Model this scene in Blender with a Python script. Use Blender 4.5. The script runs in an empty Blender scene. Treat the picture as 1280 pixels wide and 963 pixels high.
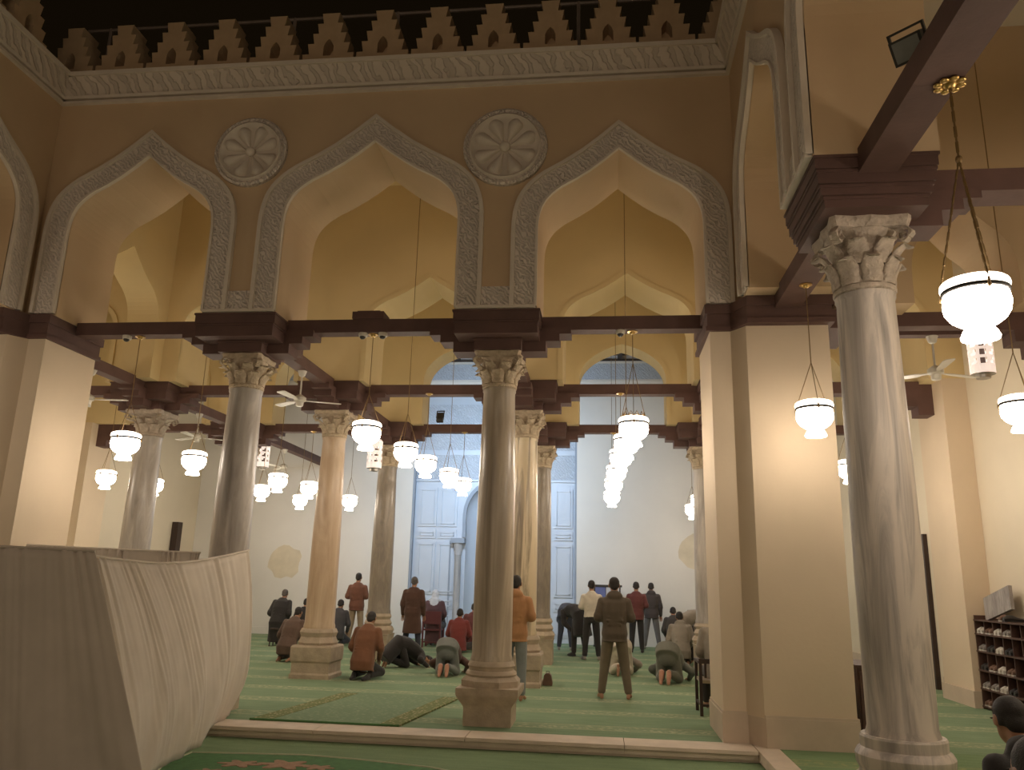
import bpy, bmesh, math, random
import numpy as np
from mathutils import Vector, Matrix

# ------------------------------------------------------------------ camera, world, lights, exposure
scn = bpy.context.scene
col = scn.collection
V = Vector
cam_data = bpy.data.cameras.new('camera')
cam_data.sensor_width = 36.0
cam_data.lens = 992.556 / 1280 * 36.0
cam_data.clip_start = 0.05
cam_data.clip_end = 200
cam = bpy.data.objects.new('camera', cam_data)
cr, cu, cf = V((0.99342296, 0.11182563, 0.024614)), V((0.0031544, -0.24161093, 0.97036808)), V((-0.11445903, 0.96390829, 0.24037459))
cm = Matrix((cr, cu, -cf)).transposed().to_4x4()
cm.translation = V((4.90516948, -9.63756725, 1.66237295))
cam.matrix_world = cm
col.objects.link(cam)
scn.camera = cam

scn.view_settings.view_transform = 'Standard'
scn.view_settings.look = 'None'
scn.view_settings.exposure = 0.14
scn.view_settings.gamma = 1.0
scn.view_settings.use_curve_mapping = False
scn.cycles.use_denoising = True
scn.cycles.max_bounces = 6
scn.cycles.diffuse_bounces = 4
scn.cycles.sample_clamp_indirect = 4.0

world = bpy.data.worlds.new('night_sky')
scn.world = world
world.use_nodes = True
world.node_tree.nodes['Background'].inputs[0].default_value = (0.0042, 0.0026, 0.0010, 1)
world.node_tree.nodes['Background'].inputs[1].default_value = 1.0

LAMP_EMIT = 26.0
LAMP_COL = (1.0, 0.85, 0.69)


def point(name, loc, watts, colr=LAMP_COL, radius=0.19):
    l = bpy.data.lights.new(name, 'POINT')
    l.energy = watts
    l.color = colr
    l.shadow_soft_size = radius
    o = bpy.data.objects.new(name, l)
    o.location = loc
    col.objects.link(o)
    return o


def area(name, loc, target, watts, colr, sx, sy, spread=180):
    l = bpy.data.lights.new(name, 'AREA')
    l.shape = 'RECTANGLE'
    l.size, l.size_y = sx, sy
    l.energy = watts
    l.color = colr
    l.spread = math.radians(spread)
    o = bpy.data.objects.new(name, l)
    o.location = loc
    o.rotation_euler = (V(target) - V(loc)).to_track_quat('-Z', 'Y').to_euler()
    col.objects.link(o)
    return o


# lamps of the bays that lie outside the frame (the arcades beside and behind the camera)
for p, w in (((9.25, -4.8, 3.45), 60), ((9.25, 2.4, 3.45), 40), ((7.15, -8.3, 3.4), 22), ((7.15, -11.8, 3.4), 26), ((-3.63, -1.75, 3.4), 20),
             ((-3.63, -5.2, 3.4), 26), ((-5.4, 0.2, 3.45), 28), ((9.25, 6.1, 3.5), 24), ((9.25, 10.0, 3.5), 20), ((-5.4, 3.0, 3.45), 34), ((-5.3, 9.8, 3.5), 34), ((-4.6, 11.9, 3.5), 14)):
    point('arcade_lamp_light', p, w * 1.25)
# unseen fill lights added in the tall bays to brighten the upper walls
for x in (-5.4, -1.77, 1.77, 5.3, 9.1):
    for y in (2.4, 6.2):
        point('bay_fill', (x, y, 5.9), 7.5, (1.0, 0.84, 0.62), 0.5)
# the lit far side of the courtyard
area('courtyard_far_light', (1.8, -17.0, 4.6), (2.4, 0.0, 5.5), 230, (1.0, 0.76, 0.56), 10.0, 2.6)

# ------------------------------------------------------------------ materials


def nodes_of(name):
    m = bpy.data.materials.new(name)
    m.use_nodes = True
    nt = m.node_tree
    return m, nt, nt.nodes['Principled BSDF']


def N(nt, kind, **kw):
    n = nt.nodes.new(kind)
    for k, v in kw.items():
        if k in ('operation', 'blend_type', 'data_type', 'feature', 'wave_type', 'bands_direction', 'distance'):
            setattr(n, k, v)
        else:
            n.inputs[k].default_value = v
    return n


def mixcol(nt, a, b, fac):
    n = nt.nodes.new('ShaderNodeMix')
    n.data_type = 'RGBA'
    for s, v in ((6, a), (7, b), (0, fac)):
        if isinstance(v, bpy.types.NodeSocket):
            nt.links.new(v, n.inputs[s])
        else:
            n.inputs[s].default_value = v if s == 0 else (*v[:3], 1)
    return n.outputs[2]


def mth(nt, op, a, b=None):
    n = nt.nodes.new('ShaderNodeMath')
    n.operation = op
    for i, v in enumerate((a, b)):
        if v is None:
            continue
        if isinstance(v, bpy.types.NodeSocket):
            nt.links.new(v, n.inputs[i])
        else:
            n.inputs[i].default_value = v
    return n.outputs[0]


def coords(nt, scale=(1, 1, 1), rot=(0, 0, 0)):
    tc = nt.nodes.new('ShaderNodeTexCoord')
    mp = nt.nodes.new('ShaderNodeMapping')
    mp.inputs['Scale'].default_value = scale
    mp.inputs['Rotation'].default_value = rot
    nt.links.new(tc.outputs['Object'], mp.inputs['Vector'])
    return mp.outputs[0]


def noise(nt, vec, scale, detail=4, rough=0.55, dist=0.0):
    n = N(nt, 'ShaderNodeTexNoise', Scale=scale, Detail=detail, Roughness=rough, Distortion=dist)
    nt.links.new(vec, n.inputs['Vector'])
    return n.outputs[0]


def ramp(nt, fac, stops):
    n = nt.nodes.new('ShaderNodeValToRGB')
    e = n.color_ramp.elements
    while len(e) < len(stops):
        e.new(0.5)
    for i, (p, c) in enumerate(stops):
        e[i].position = p
        e[i].color = (*c, 1) if len(c) == 3 else c
    nt.links.new(fac, n.inputs[0])
    return n.outputs[0]


def bump(nt, b, h, strength, dist=0.01):
    n = N(nt, 'ShaderNodeBump', Strength=strength, Distance=dist)
    nt.links.new(h, n.inputs['Height'])
    nt.links.new(n.outputs[0], b.inputs['Normal'])


def mat(name, c, rough=0.7, var=0.10, vs=2.0, bs=30.0, bstr=0.15, metal=0.0, bd=0.01, sheen=0.0):
    m, nt, b = nodes_of(name)
    vec = coords(nt)
    f = noise(nt, vec, vs, 5)
    lo = [x * (1 - var) for x in c]
    hi = [min(1, x * (1 + var)) for x in c]
    nt.links.new(ramp(nt, f, ((0.3, lo), (0.7, hi))), b.inputs['Base Color'])
    b.inputs['Roughness'].default_value = rough
    b.inputs['Metallic'].default_value = metal
    if sheen:
        b.inputs['Sheen Weight'].default_value = sheen
    if bstr:
        bump(nt, b, noise(nt, vec, bs, 3), bstr, bd)
    return m


def carved(name, c, scale=16.0, depth=0.03, dist=9.0):
    m, nt, b = nodes_of(name)
    vec = coords(nt)
    w = N(nt, 'ShaderNodeTexWave', Scale=scale * 0.5, Distortion=dist, Detail=2.0)
    w.inputs['Detail Scale'].default_value = 1.4
    w.bands_direction = 'DIAGONAL'
    nt.links.new(vec, w.inputs['Vector'])
    n1 = noise(nt, vec, scale * 2.0, 2)
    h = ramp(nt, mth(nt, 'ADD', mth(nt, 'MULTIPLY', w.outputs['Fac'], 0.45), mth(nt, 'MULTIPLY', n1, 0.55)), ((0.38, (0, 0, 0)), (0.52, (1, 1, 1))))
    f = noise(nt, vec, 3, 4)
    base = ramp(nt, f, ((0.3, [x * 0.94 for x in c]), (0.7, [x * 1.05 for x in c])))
    ground_shaded = mixcol(nt, base, [x * 0.62 for x in c], mth(nt, 'MULTIPLY', mth(nt, 'SUBTRACT', 1.0, h), 0.40))   # shade in the ground of the carving, painted into the base colour
    nt.links.new(ground_shaded, b.inputs['Base Color'])
    b.inputs['Roughness'].default_value = 0.9
    bump(nt, b, h, 1.0, depth)
    return m


def marble(name, base, vein, scale=6.0, rot=(0, 0, 0), stretch=0.16, contrast=(0.42, 0.62), rough=0.32, mid=None):
    m, nt, b = nodes_of(name)
    vec = coords(nt, (1, 1, stretch), rot)
    a = noise(nt, vec, scale, 7, 0.6, 1.2)
    big = noise(nt, coords(nt, (1, 1, 0.3), rot), 1.7, 3)
    f = mth(nt, 'ADD', mth(nt, 'MULTIPLY', a, 0.75), mth(nt, 'MULTIPLY', big, 0.25))
    mid = mid or [(x + y) / 2 for x, y in zip(base, vein)]
    c = ramp(nt, f, ((contrast[0] - 0.06, vein), (sum(contrast) / 2 - 0.02, mid), (contrast[1], base)))
    nt.links.new(c, b.inputs['Base Color'])
    b.inputs['Roughness'].default_value = rough
    bump(nt, b, a, 0.06)
    return m


def carpet(name, base, dark, band, period=None, phase=0.0, axis=1):
    m, nt, b = nodes_of(name)
    vec = coords(nt)
    sep = nt.nodes.new('ShaderNodeSeparateXYZ')
    nt.links.new(vec, sep.inputs[0])
    f = noise(nt, vec, 60, 4, 0.7)
    f2 = noise(nt, coords(nt, (1, 6, 1)), 2.2, 4)
    ff = mth(nt, 'ADD', mth(nt, 'MULTIPLY', f, 0.55), mth(nt, 'MULTIPLY', f2, 0.45))
    c = ramp(nt, ff, ((0.36, dark), (0.62, base)))
    if period:
        y = mth(nt, 'DIVIDE', mth(nt, 'ADD', sep.outputs[axis], phase), period)
        fr = mth(nt, 'ABSOLUTE', mth(nt, 'SUBTRACT', mth(nt, 'FRACT', y), 0.5))
        inner = mth(nt, 'LESS_THAN', fr, 0.12)
        edge = mth(nt, 'MULTIPLY', mth(nt, 'LESS_THAN', fr, 0.145), mth(nt, 'GREATER_THAN', fr, 0.118))
        vo = nt.nodes.new('ShaderNodeTexVoronoi')
        vo.inputs['Scale'].default_value = 13
        nt.links.new(coords(nt, (1, 1.4, 1)), vo.inputs['Vector'])
        fl = ramp(nt, vo.outputs['Distance'], ((0.22, (1, 1, 1)), (0.42, (0, 0, 0))))
        msk = mth(nt, 'MULTIPLY', inner, mth(nt, 'ADD', mth(nt, 'MULTIPLY', fl, 0.8), 0.2))
        c = mixcol(nt, c, band, mth(nt, 'MULTIPLY', msk, 0.75))
        c = mixcol(nt, c, band, mth(nt, 'MULTIPLY', edge, 0.45))
    nt.links.new(c, b.inputs['Base Color'])
    b.inputs['Roughness'].default_value = 0.95
    b.inputs['Specular IOR Level'].default_value = 0.15
    bump(nt, b, f, 0.5, 0.012)
    return m


def fleck(name, base, spot, scale, lo=0.22, hi=0.40, amount=0.85):
    m, nt, b = nodes_of(name)
    vec = coords(nt)
    vo = nt.nodes.new('ShaderNodeTexVoronoi')
    vo.inputs['Scale'].default_value = scale
    nt.links.new(vec, vo.inputs['Vector'])
    fl = ramp(nt, vo.outputs['Distance'], ((lo, (1, 1, 1)), (hi, (0, 0, 0))))
    nt.links.new(mixcol(nt, base, spot, mth(nt, 'MULTIPLY', fl, amount)), b.inputs['Base Color'])
    b.inputs['Roughness'].default_value = 0.95
    b.inputs['Specular IOR Level'].default_value = 0.15
    bump(nt, b, noise(nt, vec, 80, 3), 0.5, 0.01)
    return m


def emit(name, c, s):
    m, nt, b = nodes_of(name)
    b.inputs['Base Color'].default_value = (0.9, 0.9, 0.88, 1)
    b.inputs['Emission Color'].default_value = (*c, 1)
    b.inputs['Emission Strength'].default_value = s
    b.inputs['Roughness'].default_value = 0.2
    return m


M = {
    'ochre': mat('ochre_plaster', (0.57, 0.415, 0.255), 0.85, 0.06, 0.8, 25, 0.12),
    'inner': mat('mustard_plaster', (0.68, 0.535, 0.285), 0.85, 0.05, 0.8, 25, 0.10),
    'cream': mat('cream_plaster', (0.665, 0.54, 0.39), 0.8, 0.05, 0.9, 22, 0.12),
    'hall': mat('pale_cream_plaster', (0.70, 0.62, 0.48), 0.8, 0.05, 0.7, 22, 0.10),
    'white': mat('white_plaster', (0.68, 0.655, 0.61), 0.75, 0.05, 0.6, 22, 0.10),
    'patch': mat('patch_cream', (0.62, 0.55, 0.42), 0.8, 0.08, 3, 30, 0.2),
    'skirting': mat('pinkish_stone_skirting', (0.56, 0.455, 0.345), 0.7, 0.08, 3, 30, 0.1),
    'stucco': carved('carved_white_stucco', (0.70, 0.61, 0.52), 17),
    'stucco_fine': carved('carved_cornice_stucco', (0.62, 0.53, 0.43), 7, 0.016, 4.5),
    'stucco_plain': mat('plain_white_stucco', (0.64, 0.56, 0.46), 0.85, 0.06, 4, 25, 0.2),
    'merlon': mat('merlon_plaster', (0.52, 0.37, 0.22), 0.9, 0.10, 4, 25, 0.25),
    'wood': mat('oxblood_painted_timber', (0.105, 0.054, 0.043), 0.7, 0.18, 3, 30, 0.15),
    'wood_dark': mat('dark_stained_timber', (0.040, 0.022, 0.016), 0.5, 0.2, 4, 30, 0.15),
    'roof': mat('dark_roof_timber', (0.05, 0.036, 0.030), 0.7, 0.2, 4, 30, 0.2),
    'curb': mat('curb_limestone', (0.60, 0.50, 0.39), 0.75, 0.10, 4, 35, 0.2),
    'carpet': carpet('green_prayer_carpet', (0.240, 0.325, 0.200), (0.160, 0.243, 0.136), (0.50, 0.48, 0.31), 1.15, -0.55 + 0.575 + 1.15 * 0.0),
    'carpet_court': carpet('green_courtyard_carpet', (0.22, 0.30, 0.165), (0.155, 0.225, 0.115), (0.3, 0.32, 0.16)),
    'carpet_hall': carpet('green_hall_carpet', (0.21, 0.30, 0.155), (0.145, 0.225, 0.11), (0.34, 0.34, 0.16), 1.05, 0.35),
    'rug': fleck('woven_green_rug', (0.19, 0.265, 0.16), (0.28, 0.34, 0.22), 15),
    'rug_band': fleck('woven_rug_border', (0.17, 0.20, 0.085), (0.50, 0.42, 0.26), 20),
    'rug_court': mat('deep_green_rug', (0.075, 0.185, 0.062), 0.95, 0.15, 12, 90, 0.5),
    'rug_line': mat('cream_rug_line', (0.50, 0.50, 0.34), 0.95, 0.1, 12, 90, 0.4),
    'rug_red': mat('rose_rug_motif', (0.36, 0.22, 0.14), 0.95, 0.2, 20, 90, 0.4),
    'm_grey': marble('grey_veined_marble', (0.52, 0.465, 0.40), (0.27, 0.235, 0.205), 5),
    'm_tan': marble('tan_veined_marble', (0.52, 0.43, 0.315), (0.25, 0.20, 0.15), 5.0, (0, 0, 0), 0.07),
    'm_stripe': marble('streaked_beige_marble', (0.66, 0.54, 0.36), (0.20, 0.15, 0.10), 8.0, (0.14, 0.10, 0), 0.05, (0.45, 0.53)),
    'm_dark': marble('dark_granite', (0.30, 0.25, 0.19), (0.20, 0.165, 0.13), 9, (0, 0, 0), 0.25),
    'm_pink': marble('pinkish_tan_marble', (0.60, 0.46, 0.31), (0.42, 0.29, 0.185), 4),
    'm_white': marble('pale_marble_with_grey_veins', (0.60, 0.52, 0.44), (0.26, 0.23, 0.205), 6.5, (0.24, 0.36, 0), 0.10, (0.40, 0.55), 0.5),
    'cap_stone': mat('weathered_capital_stone', (0.50, 0.40, 0.28), 0.85, 0.2, 14, 26, 0.9, 0, 0.03),
    'cap_white': mat('pale_marble_capital', (0.46, 0.38, 0.30), 0.8, 0.2, 14, 24, 0.9, 0, 0.03),
    'base_stone': mat('banded_base_stone', (0.43, 0.345, 0.25), 0.75, 0.16, 7, 40, 0.35),
    'globe': emit('lit_opal_glass', LAMP_COL, LAMP_EMIT),
    'rim': emit('lit_opal_rim', LAMP_COL, 5.0),
    'gap': mat('dark_lamp_band', (0.012, 0.010, 0.008), 0.8, 0.1, 8, 30, 0.0),
    'brass': mat('brass', (0.55, 0.36, 0.13), 0.35, 0.1, 8, 30, 0.0, 1.0),
    'chain': mat('dull_brass_chain', (0.26, 0.17, 0.075), 0.45, 0.1, 8, 30, 0.0, 0.6),
    'steel': mat('grey_steel', (0.32, 0.30, 0.27), 0.4, 0.08, 8, 30, 0.0, 0.8),
    'pipe': mat('grey_painted_pipe', (0.24, 0.19, 0.15), 0.6, 0.08, 8, 30, 0.0),
    'black': mat('black_housing', (0.03, 0.027, 0.024), 0.45, 0.1, 8, 30, 0.05),
    'glass_grey': mat('floodlight_glass', (0.22, 0.22, 0.21), 0.12, 0.1, 8, 30, 0.0),
    'fan': mat('white_enamel', (0.62, 0.58, 0.50), 0.4, 0.05, 8, 30, 0.0),
    'cctv': mat('white_camera_shell', (0.60, 0.55, 0.46), 0.4, 0.05, 8, 30, 0.0),
    'linen': mat('cream_linen', (0.66, 0.575, 0.475), 0.9, 0.06, 3, 160, 0.15, 0, 0.004, 0.2),
    'linen_shaded': mat('shaded_linen', (0.56, 0.48, 0.40), 0.9, 0.06, 3, 160, 0.15, 0, 0.004, 0.2),  # same linen with the shade on the front panel put into its colour
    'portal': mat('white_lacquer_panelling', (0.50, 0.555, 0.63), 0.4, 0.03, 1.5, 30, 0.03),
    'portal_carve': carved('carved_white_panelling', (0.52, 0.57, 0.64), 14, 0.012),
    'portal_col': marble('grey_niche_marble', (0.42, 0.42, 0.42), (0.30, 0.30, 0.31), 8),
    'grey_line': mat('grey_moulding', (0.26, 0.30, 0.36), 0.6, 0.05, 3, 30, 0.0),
    'lantern': emit('backlit_pierced_shade', (1.0, 0.80, 0.72), 0.55),
    'lantern_glow': mat('lantern_inner_tube', (0.10, 0.07, 0.06), 0.7),
    'led': emit('led_array', (0.62, 0.78, 1.0), 6.0),
    'skin': mat('skin', (0.36, 0.185, 0.105), 0.55, 0.08, 12, 60, 0.05),
    'hair': mat('dark_hair', (0.018, 0.013, 0.010), 0.6, 0.2, 40, 200, 0.4),
    'hair_grey': mat('greying_hair', (0.10, 0.085, 0.075), 0.65, 0.3, 40, 200, 0.4),
    'sole': mat('reddish_sole', (0.50, 0.25, 0.17), 0.6, 0.1, 20, 60, 0.05),
    'plastic_red': mat('dark_red_chair_shell', (0.10, 0.022, 0.024), 0.5, 0.1, 6, 40, 0.05),
    'shelf': mat('dark_walnut', (0.075, 0.036, 0.024), 0.55, 0.2, 6, 40, 0.15),
    'shoe_w': mat('white_shoe', (0.55, 0.52, 0.46), 0.6, 0.1, 8, 60, 0.1),
    'shoe_b': mat('brown_shoe', (0.16, 0.09, 0.06), 0.6, 0.15, 8, 60, 0.1),
    'shoe_k': mat('black_shoe', (0.03, 0.027, 0.026), 0.5, 0.15, 8, 60, 0.1),
    'shoe_g': mat('grey_shoe', (0.24, 0.22, 0.20), 0.6, 0.15, 8, 60, 0.1),
    'slab': marble('grey_marbled_board', (0.36, 0.33, 0.31), (0.17, 0.15, 0.145), 8, (0.4, 0.2, 0), 0.3, (0.4, 0.6), 0.6),
    'banner': mat('pale_banner', (0.50, 0.50, 0.52), 0.6, 0.06, 4, 40, 0.0),
    'banner_blue': mat('blue_banner', (0.10, 0.12, 0.28), 0.6, 0.1, 4, 40, 0.0),
}


def cloth(name, c, v=0.12):
    if name not in M:
        M[name] = mat(name, c, 0.9, v, 7, 140, 0.35, 0, 0.006, 0.15)
    return M[name]


# ------------------------------------------------------------------ mesh helpers
class MB:
    def __init__(s):
        s.v, s.f, s.m = [], [], []

    def add(s, vs, fs, mi=0):
        o = len(s.v)
        s.v += [tuple(x) for x in vs]
        s.f += [tuple(i + o for i in f) for f in fs]
        s.m += [mi] * len(fs)
        return s

    def box(s, a, b, mi=0):
        (x0, y0, z0), (x1, y1, z1) = a, b
        return s.add([(x0, y0, z0), (x1, y0, z0), (x1, y1, z0), (x0, y1, z0), (x0, y0, z1), (x1, y0, z1), (x1, y1, z1), (x0, y1, z1)],
                     [(3, 2, 1, 0), (4, 5, 6, 7), (0, 1, 5, 4), (1, 2, 6, 5), (2, 3, 7, 6), (3, 0, 4, 7)], mi)

    def obox(s, c, ax, ay, az, mi=0):
        c, ax, ay, az = V(c), V(ax), V(ay), V(az)
        vs = [c + sx * ax + sy * ay + sz * az for sz in (-1, 1) for sx, sy in ((-1, -1), (1, -1), (1, 1), (-1, 1))]
        return s.add(vs, [(3, 2, 1, 0), (4, 5, 6, 7), (0, 1, 5, 4), (1, 2, 6, 5), (2, 3, 7, 6), (3, 0, 4, 7)], mi)

    def frustum(s, c, z0, h0, z1, h1, mi=0):     # h = (hx, hy)
        x, y = c
        vs = [(x + sx * h[0], y + sy * h[1], z) for z, h in ((z0, h0), (z1, h1)) for sx, sy in ((-1, -1), (1, -1), (1, 1), (-1, 1))]
        return s.add(vs, [(3, 2, 1, 0), (4, 5, 6, 7), (0, 1, 5, 4), (1, 2, 6, 5), (2, 3, 7, 6), (3, 0, 4, 7)], mi)

    def rings(s, rs, mi=0, cap=True, closed=False):
        n = len(rs[0])
        vs = [p for r in rs for p in r]
        fs = []
        L = len(rs)
        for i in range(L - (0 if closed else 1)):
            a, b = i * n, ((i + 1) % L) * n
            fs += [(a + j, a + (j + 1) % n, b + (j + 1) % n, b + j) for j in range(n)]
        if cap and not closed:
            fs += [tuple(reversed(range(n))), tuple(range((L - 1) * n, L * n))]
        return s.add(vs, fs, mi)

    def lathe(s, prof, n=24, c=(0, 0, 0), mi=0, rot=0.0, cap=True):
        rs = []
        for r, z in prof:
            rs.append([(c[0] + r * math.cos(rot + 2 * math.pi * j / n), c[1] + r * math.sin(rot + 2 * math.pi * j / n), c[2] + z) for j in range(n)])
        return s.rings(rs, mi, cap)

    def prism(s, poly, f0, f1, mi=0):
        n = len(poly)
        vs = [f0(*p) for p in poly] + [f1(*p) for p in poly]
        fs = [tuple(range(n)), tuple(reversed(range(n, 2 * n)))] + [(i + n, (i + 1) % n + n, (i + 1) % n, i) for i in range(n)]
        return s.add(vs, fs, mi)

    def tube(s, pts, r, n=6, mi=0):
        pts = [V(p) for p in pts]
        rr = r if isinstance(r, (list, tuple)) else [r] * len(pts)
        rs = []
        for i, p in enumerate(pts):
            t = (pts[min(i + 1, len(pts) - 1)] - pts[max(i - 1, 0)]).normalized()
            a = t.cross(V((0, 0, 1)) if abs(t.z) < 0.9 else V((1, 0, 0))).normalized()
            b = t.cross(a)
            rs.append([p + rr[i] * (math.cos(2 * math.pi * j / n) * a + math.sin(2 * math.pi * j / n) * b) for j in range(n)])
        return s.rings(rs, mi)

    def capsule(s, p, q, r0, r1, n=10, mi=0):
        p, q = V(p), V(q)
        t = (q - p)
        if t.length < 1e-5:
            t = V((0, 0, 1e-4))
        t = t.normalized()
        a = t.cross(V((0, 0, 1)) if abs(t.z) < 0.9 else V((1, 0, 0))).normalized()
        b = t.cross(a)
        rs = []
        for c, r, angs in ((p, r0, (-80, -50, -20)), (q, r1, (20, 50, 80))):
            for an in angs:
                x, y = r * math.sin(math.radians(an)), r * math.cos(math.radians(an))
                rs.append([c + x * t + y * (math.cos(2 * math.pi * j / n) * a + math.sin(2 * math.pi * j / n) * b) for j in range(n)])
        return s.rings(rs, mi)

    def ell(s, c, ax, ay, az, n=12, mi=0):
        c, ax, ay, az = V(c), V(ax), V(ay), V(az)
        rs = []
        for k in range(1, 8):
            th = math.pi * k / 8
            rs.append([c - math.cos(th) * az + math.sin(th) * (math.cos(2 * math.pi * j / n) * ax + math.sin(2 * math.pi * j / n) * ay) for j in range(n)])
        return s.rings(rs, mi)

    def mesh(s, name, mats, smooth=False, tri=False, sharp=None):
        me = bpy.data.meshes.new(name)
        me.from_pydata(s.v, [], s.f)
        for m in (mats if isinstance(mats, (list, tuple)) else [mats]):
            me.materials.append(m)
        if any(s.m):
            me.polygons.foreach_set('material_index', s.m)
        bm = bmesh.new()
        bm.from_mesh(me)
        if tri:
            bmesh.ops.triangulate(bm, faces=[f for f in bm.faces if len(f.verts) > 4])
        bmesh.ops.recalc_face_normals(bm, faces=bm.faces)
        bm.to_mesh(me)
        bm.free()
        if smooth:
            me.polygons.foreach_set('use_smooth', [True] * len(me.polygons))
            if sharp is not None:
                me.set_sharp_from_angle(angle=math.radians(sharp))
        me.update()
        return me

    def build(s, name, mats, parent=None, smooth=False, tri=False, sharp=40, loc=None, rot=None):
        return link(name, s.mesh(name, mats, smooth, tri, sharp), parent, loc, rot)


def link(name, data, parent=None, loc=None, rot=None):
    o = bpy.data.objects.new(name, data)
    col.objects.link(o)
    if parent is not None:
        o.parent = parent
    if loc is not None:
        o.location = loc
    if rot is not None:
        o.rotation_euler = rot
    return o


def tag(o, label=None, cat=None, group=None, kind=None):
    for k, v in (('label', label), ('category', cat), ('group', group), ('kind', kind)):
        if v:
            o[k] = v
    return o


def thing(name, label, cat, loc=(0, 0, 0), rotz=0.0, group=None):
    o = link(name, None, None, loc, (0, 0, rotz))
    o.empty_display_size = 0.1
    return tag(o, label, cat, group)


def struct(o, label=None):
    return tag(o, label, None, None, 'structure')


# ------------------------------------------------------------------ arcade walls
T = 1.1
ZI = 5.08          # top of the timber imposts
ZTOP = 8.95
S = 3.53


def pointed_curve(c, w, zs, za, n=12):
    H = za - zs
    q = []
    for i in range(n + 1):
        t = i / n
        a, b, d, e = (1 - t) ** 3, 3 * t * (1 - t) ** 2, 3 * t * t * (1 - t), t ** 3
        q.append(((a + b) * w + d * 0.52 * w, zs + b * 0.50 * H + d * 0.84 * H + e * H))
    return [(c - x, z) for x, z in q[:-1]] + [(c + x, z) for x, z in reversed(q)]


def arch_curve(c, w, zs, za, n=9):
    if w < 0.97 + 0.15 and za < 7.05 and zs == 6.1:          # plain pointed arches of the inner wall
        return pointed_curve(c, w, zs, za)
    H = za - zs
    zs -= 0.12
    H = za - zs
    P0, P1, P2, P3 = (w, zs), (w, zs + 0.30 * H), (0.915 * w, zs + 0.42 * H), (0.70 * w, zs + 0.55 * H)
    right = []
    for i in range(n + 1):
        t = i / n
        a, b, d, e = (1 - t) ** 3, 3 * t * (1 - t) ** 2, 3 * t * t * (1 - t), t ** 3
        right.append((a * P0[0] + b * P1[0] + d * P2[0] + e * P3[0], a * P0[1] + b * P1[1] + d * P2[1] + e * P3[1]))
    for i in range(1, 4):
        t = i / 4
        right.append((P3[0] * (1 - t), P3[1] * (1 - t) + za * t - 0.035 * H * math.sin(math.pi * t)))
    right.append((0.0, za))
    left = [(-x, z) for x, z in right[:-1]]
    return [(c + x, z) for x, z in left] + [(c + x, z) for x, z in reversed(right)]


def wall(name, axis, pos, thick, u0, u1, zb, zt, arches, m, parent=None, top=None):
    poly = [(u0, zb)]
    for c, w, zs, za in arches:
        poly += [(c - w, zb)] + arch_curve(c, w, zs, za) + [(c + w, zb)]
    poly += [(u1, zb), (u1, zt), (u0, zt)]
    b = MB()
    if axis == 'X':
        b.prism(poly, lambda u, z: (u, pos, z), lambda u, z: (u, pos + thick, z))
    else:
        b.prism(poly, lambda u, z: (pos, u, z), lambda u, z: (pos + thick, u, z))
    o = b.build(name, m, parent, tri=True)
    if parent is None:
        struct(o)
    return o


def strip(b, inner, outer, P, d0, d1):
    """a raised strip between two curves; P(u, z, d) maps to space"""
    n = len(inner)
    vs = [P(*p, d0) for p in inner] + [P(*p, d0) for p in outer] + [P(*p, d1) for p in inner] + [P(*p, d1) for p in outer]
    fs = []
    for i in range(n - 1):
        a, o, a2, o2 = i, n + i, 2 * n + i, 3 * n + i
        fs += [(a2, a2 + 1, o2 + 1, o2), (a, a2, a2 + 1, a + 1)[::-1], (o, o + 1, o2 + 1, o2)[::-1]]
    fs += [(0, n, 3 * n, 2 * n), (n - 1, 2 * n - 1, 4 * n - 1, 3 * n - 1)]
    b.add(vs, fs)


def arch_band(parent, P, c, w, zs, za, bw=0.33, bh=0.38, zb=ZI + 0.02):
    def off(k):
        return [(c - w - bw * k, zb)] + arch_curve(c, w + bw * k, zs, za + bh * k) + [(c + w + bw * k, zb)]
    b = MB()
    strip(b, off(0.02), off(1.0), P, -0.01, 0.035)
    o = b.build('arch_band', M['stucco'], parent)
    e = MB()
    strip(e, off(0.0), off(0.10), P, -0.01, 0.055)
    e.build('band_moulding', M['stucco_plain'], o)
    e = MB()
    strip(e, off(0.90), off(1.06), P, -0.01, 0.075)
    e.build('band_moulding', M['stucco_plain'], o)


def foot_panel(parent, P, u0, u1):
    """carved panel that joins two bands above a column"""
    b = MB()
    strip(b, [(u0, ZI + 0.02), (u1, ZI + 0.02)], [(u0, ZI + 0.30), (u1, ZI + 0.30)], P, -0.01, 0.035)
    o = b.build('frieze_panel', M['stucco'], parent)
    b = MB()
    strip(b, [(u0 - 0.3, ZI + 0.0), (u1 + 0.3, ZI + 0.0)], [(u0 - 0.3, ZI + 0.04), (u1 + 0.3, ZI + 0.04)], P, -0.01, 0.06)
    b.build('band_moulding', M['stucco_plain'], o)


facade_arches = [(-1.55, 1.07, 6.38, 7.46), (1.765, 1.215, 6.42, 7.56), (5.12, 1.065, 6.25, 7.31)]
wf = wall('wall_front', 'X', 0.0, T, -4.18, 7.7, ZI, ZTOP, facade_arches, M['ochre'])
PF = lambda u, z, d: (u, -d, z)
for a in facade_arches:
    arch_band(wf, PF, *a)
foot_panel(wf, PF, -0.16, 0.24)
foot_panel(wf, PF, 3.30, 3.74)

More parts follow.
